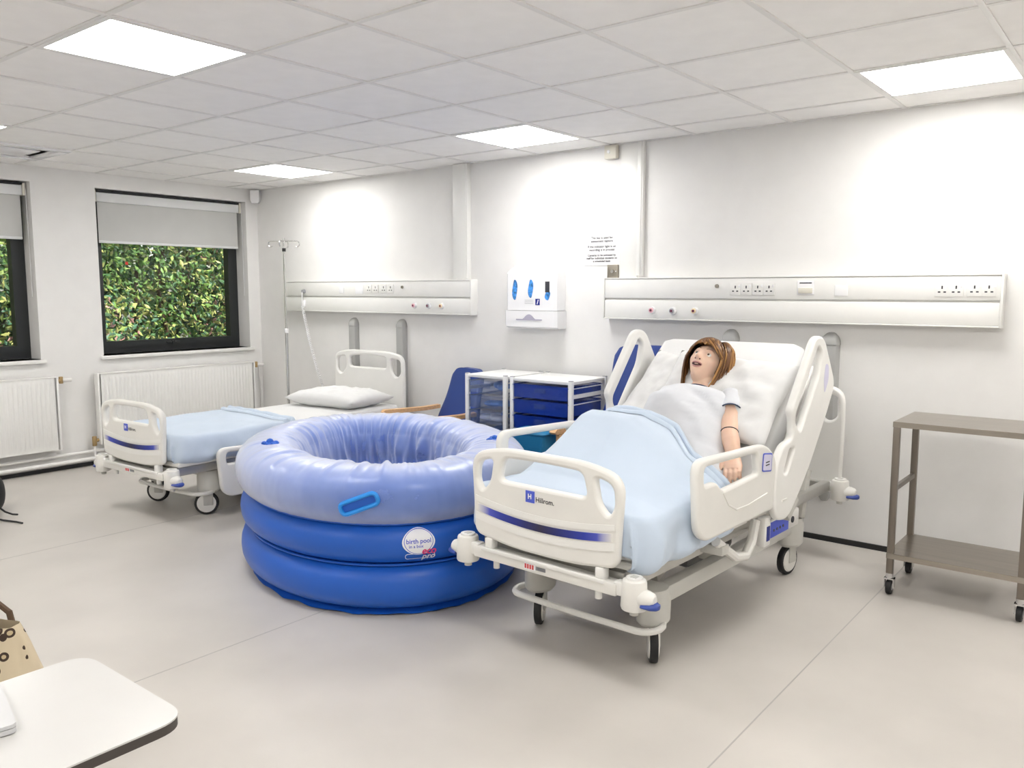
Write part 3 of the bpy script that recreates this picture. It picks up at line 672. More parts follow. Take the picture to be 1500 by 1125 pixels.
def bed(name, label, loc, rz, dz, raised):
    B = thing(name, label, 'hospital bed', loc, rz)
    # castors
    for sx in (-1,1):
        for sy in (-1,1):
            x, y = sx*.285, sy*.665
            prof = [(.050,.150),(.062,.165),(.064,.26),(.055,.295),(.02,.305)]
            h = MB().loft([[(x+r*math.cos(2*math.pi*k/20), y+r*1.25*math.sin(2*math.pi*k/20), z) for k in range(20)] for r, z in prof]).build('castor_post','bed_grey',B)
            yaw = R({(-1,-1):30,(1,-1):36,(-1,1):20,(1,1):-8}[(sx,sy)]) if raised else R({(-1,-1):-55,(1,-1):-38,(-1,1):10,(1,1):20}[(sx,sy)])
            d = Vector((-math.sin(yaw),math.cos(yaw),0))*(1 if sy>0 else 1); s = Vector((d.y,-d.x,0)); c = Vector((x,y,.075))-d*.02
            MB().cyl(c-s*.016,c+s*.016,.0755,n=28,b=.006).build('tyre','black_rubber',h)
            for q in (-1,1): MB().cyl(c+s*.016*q,c+s*.021*q,.060,.055,n=24).build('wheel_disc','bed_cream',h)
            MB().obox(c+Vector((0,0,.05))+s*.024+d*.012, d*.030, s*.004, Vector((0,0,.062)), .004).build('fork','bed_grey',h)
    # base
    for sx in (-1,1):
        MB().box((sx*.285-.032,-.62,.218),(sx*.285+.032,.62,.288),.012).build('base_beam','bed_grey',B)
    for y in (-.60,-.02,.60): MB().box((-.26,y-.03,.225),(.26,y+.03,.28),.008).build('cross_beam','bed_grey',B)
    for sy in (-1,1):
        for sx in (-1,1):
            a = Vector((sx*.18,sy*.50,.27)); b = Vector((sx*.18,sy*.20,.415+dz)); d = (b-a)
            MB().obox((a+b)/2, d*.5, Vector((.022,0,0)), d.cross(Vector((1,0,0))).normalized()*.03, .006).build('lift_arm','bed_steel',B)
    MB().cyl((-.12,-.38,.34+dz/2),(-.12,.2,.31+dz/2),.028,n=16).build('actuator','bed_steel',B)
    MB().box((-.15,-.15,.20),(.15,.3,.30),.02).build('motor_box','bed_dark',B)
    # upper frame
    for sx in (-1,1):
        MB().box((sx*.345-.022,-.94,.385+dz),(sx*.345+.022,.98,.440+dz),.008).build('frame_beam','bed_steel',B)
    for y in (-.93,-.42,.10,.97): MB().box((-.33,y-.02,.39+dz),(.33,y+.02,.435+dz),.006).build('frame_crossbar','bed_steel',B)
    secs = [(-.95,-.50),(-.48,-.08),(-.06,.12)] + ([] if raised else [(.14,.98)])
    for a, b in secs: MB().box((-.40,a,.445+dz),(.40,b,.478+dz),.012).build('deck_panel','bed_cream',B)
    if raised:
        an = R(46); e = Vector((0,math.cos(an),math.sin(an))); n = Vector((0,-math.sin(an),math.cos(an)))
        p0 = Vector((0,.06,.50)); MB().obox(p0+e*.40, Vector((.40,0,0)), e*.40, n*.016, .012).build('back_panel','bed_cream',B)
        for sx in (-1,1):
            MB().tube([Vector((sx*.30,.10,.43)), Vector((sx*.30,.30,.44)), p0+e*.55+Vector((sx*.30,0,0))-n*.03],.016,8).build('back_strut','bed_grey',B)
        for sx in (1,): MB().obox(Vector((.33,.70,.42)),Vector((.02,0,0)),Vector((0,.035,.12)),Vector((0,.022,-.008)),.005).build('mast_arm','bed_grey',B)
    # foot board
    out = [(-.346,.470,.04),(-.15,.443,.15),(.15,.443,.15),(.346,.470,.04),(.352,.60,.1),(.366,.80,.075),(.20,.838,.2),(-.20,.838,.2),(-.366,.80,.075),(-.352,.60,.1)]
    out = [(x,z+dz)+((r,)) for x,z,r in out]
    h0 = rounded([(-.213,.706+dz,.03),(.213,.706+dz,.03),(.190,.797+dz,.03),(0,.803+dz,.1),(-.190,.797+dz,.03)],.03)
    hs = [rounded([(s*.245,.788+dz,.025),(s*.325,.770+dz,.04),(s*.330,.690+dz,.03),(s*.305,.650+dz,.02),(s*.262,.692+dz,.03)],.03) for s in (-1,1)]
    fb = panel('foot_board',[rounded(out,.04,7),h0]+hs,.036,.013,'bed_cream',B,MX((0,-1.0,0),(1,0,0),(0,0,1),(0,-1,0)))
    def sag(x): return .553+dz+.030*(x/.33)**2
    def band(name, a, b, y, m, X=.325):
        n = 24; pts = [(-X+2*X*k/n) for k in range(n+1)]
        poly = [(x,sag(x)+a) for x in pts]+[(x,sag(x)+b) for x in pts[::-1]]
        o = MB().prism(poly, lambda x,z,k: (x,y-.004*k,z)).build(name,m,fb,False); return o
    band('raised_band',.024,.046,-1.0165,'bed_white',.335); lab(band('blue_stripe',-.015,.014,-1.0165,'board_stripe'),'dark blue stripe fading at both ends')
    band('raised_band',-.050,-.022,-1.0165,'bed_white',.335)
    MB().box((-.072,-1.0215,.645+dz),(-.030,-1.0175,.690+dz)).build('logo_square','logo_blue',fb,False)
    text('lettering','H',.026,'print_white',fb,MX((-.051,-1.0225,.668+dz),(1,0,0),(0,0,1),(0,-1,0)),bold=.0012)
    text('lettering','Hillrom.',.027,'print_dark',fb,MX((.020,-1.0190,.660+dz),(1,0,0),(0,0,1),(0,-1,0)),bold=.0004)
    # foot end bar and corner bumpers
    eb = MB().box((-.345,-1.025,.372+dz),(.345,-.965,.418+dz),.006).build('end_bar','bed_cream',B)
    MB().box((-.30,-1.030,.408+dz),(.30,-1.02,.424+dz),.003).build('bar_ridge','bed_white',eb)
    wlb = MB().box((-.075,-1.0262,.383+dz),(-.018,-1.0245,.407+dz)).build('warning_label','print_white',eb,False)
    for q in range(4): MB().box((-.072+.012*q,-1.0266,.386+dz),(-.063+.012*q,-1.0261,.404+dz)).build('warning_mark','red_print',eb,False); MB().box((-.018,-1.0262,.388+dz),(.03,-1.0245,.402+dz)).build('label_text','print_grey',eb,False)
    for s in (-1,1): MB().box((s*.27-.02,-1.02,.41+dz),(s*.27+.02,-.98,.462+dz),.008).build('board_socket','bed_white',eb)
    for s in (-1,1): MB().cyl((s*.25,-.99,.335+dz),(s*.25,-.99,.375+dz),.013,n=12).build('accessory_peg','bed_white',eb)
    for sy, y in ((-1,-.995),(1,1.02)):
        for s in (-1,1):
            k = Vector((s*.405,y,0))
            b = MB().cyl((k.x,k.y,.335+dz),(k.x,k.y,.445+dz),.048,.044,n=22,b=.010).build('corner_bumper','bed_cream',B)
            MB().loft([[(k.x+s*q, k.y-.0+w*math.cos(2*math.pi*i/14), .385+dz+h_*math.sin(2*math.pi*i/14)) for i in range(14)] for q,w,h_ in ((.0,.036,.036),(.05,.034,.030),(.075,.026,.024),(.084,.014,.014))]).build('bumper_nose','bed_cream',b)
            MB().loft([[(k.x+s*q, k.y+w*math.cos(2*math.pi*i/14), .364+dz+h_*math.sin(2*math.pi*i/14)) for i in range(14)] for q,w,h_ in ((.045,.036,.012),(.075,.034,.014),(.094,.022,.012),(.100,.010,.008))]).build('bumper_tip','tip_blue',b)
            MB().box((min(s*.33,s*.40),y-.022,.375+dz),(max(s*.33,s*.40),y+.022,.425+dz),.006).build('bumper_arm','bed_white',b)
            MB().cyl((k.x,k.y,.445+dz),(k.x,k.y,.452+dz),.030,n=18).build('socket_cap','bed_white',b)
            MB().box((k.x-.012,k.y-.012,.4515+dz),(k.x+.012,k.y+.012,.4535+dz)).build('mast_socket','bed_grey',b,False)
            MB().cyl((k.x,k.y,.315+dz),(k.x,k.y,.336+dz),.016,n=12).build('bumper_peg','bed_grey',b)
    MB().box((-.35,.995,.375+dz),(.35,1.045,.425+dz),.008).build('head_bar','bed_grey',B)
    # brake loop low at the foot end
    lp = [(-.24,-.63,.20),(-.27,-.64,.175)]
    for k in range(9): a = math.pi*.5+math.pi*k/8; lp.append((-.29+.07*math.cos(a)*.9,-.725+.075*math.sin(a),.160))
    lp.append((0,-.80,.157))
    for k in range(9): a = -math.pi*.5+math.pi*k/8; lp.append((.29+.07*math.cos(a)*.9,-.725+.075*math.sin(a),.160))
    lp += [(.27,-.64,.175),(.24,-.63,.20)]
    MB().tube(lp,.0135,10).build('brake_loop','bed_cream',B)
    # head board, fixed to the lower frame
    ho = rounded([(-.40,.40,.03),(.40,.40,.03),(.405,.70,.05),(.40,.925,.07),(.24,.957,.2),(-.24,.957,.2),(-.40,.925,.07),(-.405,.70,.05)],.04,7)
    hh = rounded([(-.215,.818,.03),(.215,.818,.03),(.215,.905,.03),(0,.925,.1),(-.215,.905,.03)],.03)
    hs = [rounded([(s*.262,.905,.03),(s*.368,.89,.03),(s*.372,.78,.03),(s*.32,.745,.03),(s*.262,.80,.03)],.03) for s in (-1,1)]
    panel('head_board',[ho,hh]+hs,.036,.013,'bed_white',B,MX((0,1.05,0),(1,0,0),(0,0,1),(0,-1,0)))
    # side rails
    for s in (-1,1):
        fdz = 0 if raised else -.37
        fr_ = panel('foot_rail',[[(y,z+fdz) for y,z in FOOT_RAIL],[(y,z+fdz) for y,z in FOOT_HOLE]],.034,.012,'bed_cream',B,yz(s*.478,s))
        hl = [HEAD_RAIL,HEAD_HOLE,HEAD_SLOT] if raised else [spin(l,-58,(.05,.5),-.30) for l in (HEAD_RAIL,HEAD_HOLE,HEAD_SLOT)]
        hr = panel('head_rail',hl,.036,.012,'bed_white',B,yz(s*.482,s))
        x = s*.496
        tg = MB().prism(rounded([(-.178,.702),(-.088,.690),(-.083,.768),(-.172,.780)],.010,3), lambda y,z,k: (x+s*.002*k,y,z+fdz)).build('rail_tag','logo_blue',fr_,False)
        MB().prism(rounded([(-.173,.707),(-.093,.696),(-.088,.762),(-.167,.774)],.008,3), lambda y,z,k: (x+s*(.002+.0006*k),y,z+fdz)).build('tag_face','tag_lilac',tg,False)
        for q in range(2): MB().box((min(x+s*.0026,x+s*.0032),-.148,.722+fdz+.012*q),(max(x+s*.0026,x+s*.0032),-.112,.727+fdz+.012*q)).build('tag_text','print_dark',tg,False)
        # embossed curve on the rail
        MB().tube([(s*.494,-.52,.678+fdz),(s*.494,-.47,.62+fdz),(s*.494,-.40,.588+fdz),(s*.494,-.30,.585+fdz),(s*.494,-.12,.60+fdz)],.005,6).build('emboss_line','bed_cream',fr_)
        if raised:
            MB().prism(rounded([(.475,1.11),(.515,1.10),(.52,1.03),(.475,.965),(.46,1.03)],.02,4), lambda y,z,k: (s*(.4995+.001*k),y,z)).build('rail_tag','tag_lilac',hr,False)
            MB().box((min(s*.499,s*.503),.03,.535),(max(s*.499,s*.503),.08,.545),.001).build('rail_catch','bed_cream',hr)
            MB().obox(Vector((s*.44,.20,.47)),Vector((.045,0,0)),Vector((0,.05,.04)),Vector((0,-.012,.014)),.006).build('rail_link','bed_grey',hr)
        MB().box((min(s*.36,s*.465),-.45,.40+dz),(max(s*.36,s*.465),-.39,.44+dz),.006).build('rail_link','bed_grey',fr_)
        u = MB().tube([(s*.44,-.46,.46+dz),(s*.445,-.30,.36+dz),(s*.445,-.20,.34+dz),(s*.445,-.14,.39+dz),(s*.44,-.10,.47+dz)],.020,10).build('rail_bracket','bed_cream',B)
        MB().box((min(s*.43,s*.47),-.065,.345+dz),(max(s*.43,s*.47),-.005,.475+dz),.008).build('latch_plate','bed_white',u)
        MB().box((min(s*.469,s*.472),-.05,.37+dz),(max(s*.469,s*.472),-.02,.435+dz)).build('latch_label','stripe_blue',u,False)
        cp = MB().box((min(s*.32,s*.372),.14,.295),(max(s*.32,s*.372),.56,.385),.012).build('control_box','bed_cream',B)
        MB().box((min(s*.371,s*.3745),.20,.303),(max(s*.371,s*.3745),.42,.377)).build('control_panel','logo_blue',cp,False)
        for q in range(4): MB().cyl((s*.374,.25+.035*q,.335),(s*.377,.25+.035*q,.335),.007,n=10).build('control_button','bed_dark',cp)
        MB().cyl((s*.371,.47,.34),(s*.376,.47,.34),.016,n=16).build('control_dial','print_dark',cp)
    return B
bed2 = bed('hospital_bed','adjustable hospital bed with raised back and rails carrying the mannequin',(5.194,-1.331,0),R(-2.5),0.,True)
bed1 = bed('hospital_bed','lowered flat hospital bed under the windows with its rails down',(1.839,-1.26,0),R(2.3),-.08,False)
def frame_of(o): return Matrix.Translation(o.location) @ Matrix.Rotation(o.rotation_euler.z,4,'Z')
F1, F2 = frame_of(bed1), frame_of(bed2)
AN = R(46); HY, HZ = -.05, .62
EV = Vector((0,math.cos(AN),math.sin(AN))); NV = Vector((0,-math.sin(AN),math.cos(AN)))
def BR(x, v, w): return Vector((x,HY,HZ))+EV*v+NV*w          # on the raised back: across, up along, off the surface
def place(o, F): o.matrix_world = F; return o
def mattress(path, label, F, th=.135):
    o = thing('mattress', label, 'mattress', (0,0,0)); pts = [Vector((0,y,z)) for y,z in path]; secs = []
    rr = rounded([(-.41,-th),(.41,-th),(.41,0),(-.41,0)],.035,4)
    for i, p in enumerate(pts):
        a = pts[max(0,i-1)]; b = pts[min(len(pts)-1,i+1)]; d = (b-a).normalized(); n = Vector((0,-d.z,d.y))
        k = .90 if i in (0,len(pts)-1) else 1.; kx = {0:.86,1:.95,len(pts)-2:.95,len(pts)-1:.86}.get(i,1.)
        secs.append([p+Vector((x*kx*.985,0,0))+n*(-th/2+(q+th/2)*k) for x,q in rr])
    MB().loft(secs).build('cover','linen_white',o); place(o,F); return o
mattress([(-.955,.54),(-.935,.54),(-.88,.54),(-.5,.54),(0,.54),(.5,.54),(.985,.54),(1.0,.54)],'white sheeted mattress of the flat bed by the windows',F1)
bp_ = [BR(0,v,0) for v in (.10,.2,.4,.6,.78,.80)]
mattress([(-.955,.615),(-.935,.615),(-.88,.616),(-.7,.617),(-.42,.625),(-.15,.62),(-.07,.63)]+[(p.y,p.z) for p in bp_],'white sheeted mattress bent up behind the mannequin',F2)

def blanket(name, label, F, top, y0, y1, hw, drop, foot, m, edge=lambda x: 0., seed=0., ny=70, nx=90):
    o = thing(name, label, 'blanket', (0,0,0))
    L = hw+drop
    def f(u, v):
        s = -L+2*L*u; ye = y1+edge(s); yy = (y0-foot)+(ye-(y0-foot))*v
        y = max(y0,yy); rc = .07; g_ = max(0,rc-(y-y0)); hwe = hw-rc+math.sqrt(max(0,rc*rc-g_*g_*.98)); dx = max(0,abs(s)-hw); dy = max(0,y0-yy); x = max(-hw,min(hw,s))*hwe/hw
        d = max(dx,dy*.92); z = top(x,y)
        rx = .022*(1-math.exp(-dx/.02)); ry = .02*(1-math.exp(-dy/.02))
        sg = 1 if s>0 else -1
        wv = (.026*nz(y*7+seed,sg*2.+dx*6,0)+.012*nz(y*17+seed,dx*9,3))*min(1,dx/.08) + .016*nz(x*6+seed,5.,0)*min(1,dy/.08); tk = max(0,(max(dx,dy)-(drop-.05))/.05); wv -= .045*tk*tk
        zz = z-d+.008*math.exp(-(dx+dy)/.02)-.008
        zz += .007*nz(x*4+seed,y*4,2.)+.006*nz(x*9+y*5,y*6+seed,5.)
        return Vector((x+sg*(rx+wv) if dx>0 else x, y-(ry+wv if dy>0 else 0), zz+.006))
    g = MB().grid(f,nx,ny).build('cloth',m,o,True,180)
    md = g.modifiers.new('thick','SOLIDIFY'); md.thickness = .007; md.offset = 1
    for k, (a, w) in enumerate(((.0,.02),(.05,.014))):      # turned-down hem folds
        h = MB().grid(lambda u,v: f(.5+(u-.5)*.93, 1-a-.045*v)+Vector((0,0,.010+w*math.sin(math.pi*min(1,v*1.0))**.7*(1+.4*nz(u*9,k,seed)))), nx, 9).build('hem_fold',m,o,True,180)
    place(o,F); return o
blanket('blue_blanket','smooth light blue blanket tucked over the flat bed by the windows',F1,lambda x,y: .548,-.955,-.02,.416,.16,.16,'linen_blue',edge=lambda s: -.10*s)
def tent(x, y):
    pts = [(-1.2,.645),(-.95,.66),(-.80,.70),(-.46,.895),(-.40,.905),(-.30,.89),(-.05,.875),(.10,.90),(.4,1.1)]
    for (a,za),(b,zb) in zip(pts,pts[1:]):
        if a <= y <= b: zt = za+(zb-za)*(y-a)/(b-a); break
    base = .632+(max(0,y+.05)*1.0)
    ql = max(0,min(1,(x+.40)/.20)); qr = max(0,min(1,(.42-x)/.42)); q = ql*ql*(3-2*ql)*(qr**.8)
    return base+(zt-base)*q
blanket('blue_blanket','light blue blanket tented over the raised knees of the mannequin',F2,tent,-.955,-.20,.416,.19,.14,'linen_blue',edge=lambda s: .02+.03*nz(s*6,1.)-.05*math.exp(-(s/.15)**2)-.13*max(0,min(1,(s-.12)/.15)),seed=3.,ny=90,nx=110)
def pillow(label, L, Wd, T, mtx, m='linen_white', seed=0., group=None):
    def f(u, v, s):
        x = u*2-1; y = v*2-1; e = max(0,(1-abs(x)**2.6))*max(0,(1-abs(y)**2.6)); t = e**.42
        px = x*(1-.05*(1-abs(y))**1)*L/2*(1+.03*abs(y)); py = y*Wd/2*(1+.03*abs(x)-.04*(1-abs(x)))
        w = .014*nz(x*2.2+seed,y*2.2,s)*t+.014*nz(x*2+y*3.5+seed,x*6-y*3+seed,s)*t+.007*nz(x*9,y*7+seed,s)*t
        return Vector((px,py,s*(T/2*t)+w))
    o = thing('pillow', label, 'pillow', (0,0,0), group=group)
    b = MB(); b.grid(lambda u,v: f(u,v,1),34,26); b.grid(lambda u,v: f(u,v,-1),34,26)
    g = b.build('pillowcase',m,o,True,180)
    bm = bmesh.new(); bm.from_mesh(g.data); bmesh.ops.remove_doubles(bm,verts=bm.verts,dist=.002); bmesh.ops.recalc_face_normals(bm,faces=bm.faces); bm.to_mesh(g.data); bm.free()
    o.matrix_world = mtx; return o
pillow('white pillow lying flat on the empty bed by the corner',.70,.46,.15, F1 @ Matrix.Translation((.02,.70,.605)) @ Matrix.Rotation(R(4),4,'Z'),group='white pillows')
PB_ = MX(BR(.11,.405,.06),(1,0,0),EV,NV)
pillow('white pillow propped behind the head of the mannequin',.64,.46,.15, F2 @ PB_ @ Matrix.Rotation(R(-5),4,'Z'),seed=4.,group='white pillows')
PB2 = MX(BR(-.16,.40,.028),(1,0,0),EV,NV)
pillow('second white pillow showing at the left behind the mannequin',.46,.50,.10, F2 @ PB2 @ Matrix.Rotation(R(-9),4,'Z'),seed=9.,group='white pillows')

# ------------------------------------------------------------------ training mannequin
HC = BR(.030,.522,.138)                                   # head centre
HR = Matrix(((1,0,0),(0,-NV.y,EV.y),(0,-NV.z,EV.z)))      # columns: x, back of the head, crown
HR = Matrix(((1,-NV.x,EV.x),(0,-NV.y,EV.y),(0,-NV.z,EV.z))) @ Matrix.Rotation(R(2),3,'X') @ Matrix.Rotation(R(8),3,'Y') @ Matrix.Rotation(R(2),3,'Z')
def gau(a, b, s, t): return math.exp(-(a/s)**2-(b/t)**2)
def head_r(az, el):        # degrees; az 0 = face, positive to her left
    d = (math.sin(R(az))*math.cos(R(el)), -math.cos(R(az))*math.cos(R(el)), math.sin(R(el)))
    jaw = 1-.20*max(0,min(1,(-el-5)/45))*(1 if abs(az)<110 else .6)
    a, b, c = .081*jaw, .095, .114
    r = 1/math.sqrt((d[0]/a)**2+(d[1]/b)**2+(d[2]/c)**2)
    f = abs(az)
    r += .023*gau(az,el+13,7.5,8)+.012*gau(az,el+1,6,13)+.006*gau(f-8,el+16,5,4)      # nose, bridge, wings
    r -= .009*gau(f-23,el-4,10,7); r += .005*gau(f-20,el-17,14,5)                      # sockets, brows
    r += .008*gau(az,el+37,15,5)+.007*gau(az,el+29,14,4)-.018*gau(az,el+33.5,11,2.6)   # lips and open mouth
    r += .012*gau(az,el+55,20,11)+.005*gau(f-36,el+16,14,12)                           # chin, cheeks
    return r, Vector(d)
def head_pt(az, el, off=0.):
    r, d = head_r(az, el); return HC+HR@(d*(r+off))
def head_grid(n=96, m=72):
    return MB().grid(lambda u,v: head_pt(-180+360*u, -89.5+179*v), n, m, True)
man = thing('training_mannequin','female training mannequin in a white gown lying propped in the bed','mannequin',(0,0,0))
body = MB()
hg = head_grid(); k0 = len(hg.v); m_ = 72
hg.f.append(tuple(i*m_ for i in range(96))[::-1]); hg.f.append(tuple(i*m_+m_-1 for i in range(96))); body.add(hg.v,hg.f)
def ell(cx, v, w, rx, rw, n=24): return [BR(cx+rx*math.cos(2*math.pi*k/n), v, w+rw*math.sin(2*math.pi*k/n)) for k in range(n)]
body.loft([ell(.03,-.06,.10,.15,.09),ell(.03,.02,.10,.165,.095),ell(.03,.14,.09,.14,.072),ell(.035,.25,.09,.155,.072),ell(.035,.335,.085,.16,.055),ell(.035,.37,.09,.11,.048),ell(.035,.41,.102,.06,.05)])
body.loft([ell(.035,.365,.092,.060,.045),ell(.035,.41,.103,.052,.049),ell(.034,.45,.114,.050,.050),ell(.032,.49,.124,.053,.055)])
def limb(pts, rs, n=16):
    body.tube(pts, rs, n); 
    for p, r in ((pts[0],rs[0]),(pts[-1],rs[-1])): body.ball(p,r*.99,r*.99,r*.99,16,10)
SH = BR(.205,.335,.095); EL = Vector((.262,-.005,.815)); WR = Vector((.318,-.070,.722))
limb([SH, SH.lerp(EL,.3), SH.lerp(EL,.7), EL],[.050,.047,.042,.037]); limb([EL, EL.lerp(WR,.3), EL.lerp(WR,.8), WR],[.038,.040,.033,.030])
SH2 = BR(-.125,.335,.09); E2 = Vector((-.15,-.04,.70)); W2 = Vector((-.13,-.24,.69))
limb([SH2, SH2.lerp(E2,.5), E2],[.05,.044,.037]); limb([E2, E2.lerp(W2,.3), W2],[.038,.037,.026])
def hand(W_, d, side, up):      # palm and five bent fingers
    d = d.normalized(); side = (side-d*side.dot(d)).normalized(); up = d.cross(side); up = up if up.z>0 else -up
    secs = []
    for q, hw, hh in ((-.01,.024,.020),(.02,.034,.018),(.06,.041,.016),(.085,.040,.013)):
        secs.append([W_+d*q+side*hw*math.cos(2*math.pi*k/16)+up*hh*math.sin(2*math.pi*k/16) for k in range(16)])
    body.loft(secs)
    for i, (o_, L) in enumerate(((-.031,.062),(-.011,.074),(.010,.070),(.030,.054))):
        b = W_+d*.080+side*o_; p1 = b+d*L*.42+up*.002; p2 = p1+(d*.75-up*.66)*L*.33; p3 = p2+(d*.25-up*.97)*L*.25
        limb([b,p1,p2,p3],[.0095,.009,.0082,.0072],10)
    b = W_+d*.018-side*.028; limb([b, b+(d*.7-side*.7)*.032, b+(d*.7-side*.7)*.032+(d*.95-side*.1-up*.25)*.030],[.012,.0105,.0085],10)
hand(WR, Vector((.22,-.52,-.30)), Vector((1,.15,0)), Vector((0,0,1)))
hand(W2, Vector((.3,-.9,-.05)), Vector((-1,-.3,0)), Vector((0,0,1)))
for s in (-1,1):
    hp = Vector((.03+s*.09,-.04,.715)); kn = Vector((-.10+s*.075,-.41,.805)); an_ = Vector((-.05+s*.09,-.74,.655)); 
    limb([hp,hp.lerp(kn,.5),kn],[.080,.064,.050]); limb([kn,kn.lerp(an_,.35),an_],[.052,.048,.032])
    limb([an_, an_+Vector((0,-.07,-.004)), an_+Vector((0,-.10,-.006))],[.032,.026,.018])
me = bpy.data.meshes.new('tmp'); me.from_pydata(body.v,[],body.f); bm = bmesh.new(); bm.from_mesh(me); bmesh.ops.recalc_face_normals(bm,faces=bm.faces); bm.to_mesh(me); bm.free()
tmp = bpy.data.objects.new('tmp',me); COL.objects.link(tmp)
md = tmp.modifiers.new('r','REMESH'); md.mode = 'VOXEL'; md.voxel_size = .0034; md.use_smooth_shade = True
sm = tmp.modifiers.new('s','SMOOTH'); sm.iterations = 3; sm.factor = .4
me2 = eval_mesh(tmp); bpy.data.objects.remove(tmp); me2.name = 'body'
bd = link('body',me2,'skin',man,True,180)
# face details lie on the head's own surface
def patch(name, fn, m, nu, nv, off, parent): return MB().grid(lambda u,v: head_pt(*fn(u,v), off), nu, nv).build(name,m,parent,True,180)
def lip(lo, hi):       # el as a function of az
    return lambda u,v: (-19+38*u, (lo(u)+(hi(u)-lo(u))*v))
bow = lambda u: max(0,math.sin(math.pi*u))**.6
patch('upper_lip',lip(lambda u: -32.5+.8*bow(u), lambda u: -31.5+5.2*bow(u)-1.2*math.exp(-((u-.5)/.08)**2)),'lips',22,5,.0016,bd)
patch('lower_lip',lip(lambda u: -35-7.6*bow(u), lambda u: -34.5-2.2*bow(u)),'lips',22,5,.0016,bd)
patch('open_mouth',lip(lambda u: -33.8-4.2*bow(u), lambda u: -33.2+2.4*bow(u)),'mouth_dark',18,5,.0030,bd)
for s in (-1,1):
    r, d = head_r(s*23,5); c = HC+HR@(d*(r-.0055)); e = MB().ball(c,.0135,.0135,.0135,18,12).build('eye','eye_white',bd)
    g = HR@Vector((s*.12,-1,.02)).normalized(); MB().ball(c+g*.0098,.0062,.0062,.0062,12,8).build('iris','eye_iris',e)
    patch('eyebrow',lambda u,v: (s*(9+26*u), 14.5+5*math.sin(math.pi*(u*.8+.1))+(v-.5)*(2.6-1.6*u)),'brow',10,3,.0012,bd)
    patch('eyelid',lambda u,v: (s*(12+23*u), 5.5+6.0*math.sin(math.pi*u)**.7+(v)*2.2),'skin',12,4,.0035,bd)
    r, d = head_r(s*7,-19.5); MB().ball(HC+HR@(d*(r-.0008)),.0042,.0034,.0034,10,8).build('nostril','mouth_dark',bd)
    ear = MB()
    for k in range(12): pass
    c = HR@Vector((s*.071,.008,-.002))+HC; ax = HR@Vector((s*.35,.55,.0)); az_ = HR@Vector((0,.1,1))
    ear.tube([c+az_*.03*math.cos(q)+ax*.020*math.sin(q)*(1 if q<3.2 else .3)+HR@Vector((s*.006,0,0)) for q in [i*2*math.pi/16 for i in range(16)]],.0055,8,closed=True); ear.build('ear','skin',bd)
# hair: an undercap and many tapering locks, bob length
hair = MB(); tone = []; rnd = random.Random(11)
def cap_pt(u, v):
    az = -180+360*u; f = abs(az); lo = 27+4*math.sin(az*.09) if f<48 else (27-(f-48)*2.4 if f<74 else -35)
    el = lo+(89-lo)*v; return head_pt(az, el, .010+.004*nz(az*.05,el*.05,3))
cap = MB().grid(cap_pt,100,24,True); hair.add(cap.v,cap.f); tone += [(.06,.025,.012)]*len(cap.v)
def lock(az0, az1, el1, lift, w, col, hang=0.):
    n = 11; P = []
    for i in range(n):
        t = i/(n-1); az = az0+(az1-az0)*t**1.3; el = 80-(80-el1)*t
        p = head_pt(az, max(el,-60), .013+lift*math.sin(math.pi*min(1,t*.75))+.004*t)
        if t > .7 and hang: p = p+Vector((0,.0,-1))*hang*(t-.7)/.3*.35-(HR@Vector((0,0,1)))*hang*(t-.7)/.3*.8
        P.append(p)
    vs = []; fs = []
    for i in range(n):
        d = (P[min(n-1,i+1)]-P[max(0,i-1)]).normalized(); o_ = (P[i]-HC).normalized(); s = d.cross(o_).normalized(); k = w*(.55+.45*math.sin(math.pi*min(1,.2+i/(n-1)*.9)))*(1 if i<n-2 else (.6 if i==n-2 else .2))
        vs += [P[i]-s*k-o_*.003, P[i]+o_*.002, P[i]+s*k-o_*.003]
    for i in range(n-1):
        for j in (0,1): fs.append((i*3+j,i*3+j+1,i*3+j+4,i*3+j+3))
    hair.add(vs,fs)
    for i in range(n):
        t = i/(n-1); c = tuple(a*(.75+.35*t)+b*t*t*.30 for a,b in zip(col,(.34,.17,.035))); tone.extend([c]*3)
pal = [(.085,.030,.014),(.11,.042,.018),(.19,.080,.026),(.36,.18,.055),(.06,.022,.012),(.14,.055,.02)]
for k in range(300):
    az = rnd.uniform(84,276); az = az-360 if az>180 else az; s = 1 if az>0 else -1
    f = abs(az); el1 = -54+rnd.uniform(-6,8) if f<120 else -42+rnd.uniform(-8,6)
    lock(az*.55+rnd.gauss(0,5), az+rnd.gauss(0,4), el1, rnd.uniform(.006,.020), rnd.uniform(.005,.010), pal[int(rnd.random()*6)], rnd.uniform(.035,.080))
for k in range(110):      # fringe swept to her left
    a0 = rnd.uniform(-75,25); a1 = rnd.uniform(-62,70)
    lock(a0, a1, rnd.uniform(18,27) if abs(a1)<42 else rnd.uniform(0,18), rnd.uniform(.006,.014), rnd.uniform(.005,.009), pal[int(rnd.random()*6)])
for k in range(34):      # flicked ends on her left
    lock(rnd.uniform(40,80), rnd.uniform(70,112), rnd.uniform(-25,25), rnd.uniform(.02,.034), rnd.uniform(.004,.008), pal[int(rnd.random()*6)], .02)
hme = bpy.data.meshes.new('hair'); hme.from_pydata(hair.v,[],hair.f); ca = hme.color_attributes.new('tone','FLOAT_COLOR','POINT')
for i, c in enumerate(tone): ca.data[i].color = (*c,1)
lab(link('hair',hme,'hair_strand',man,True,180),'chin-length brown hair with golden streaks')
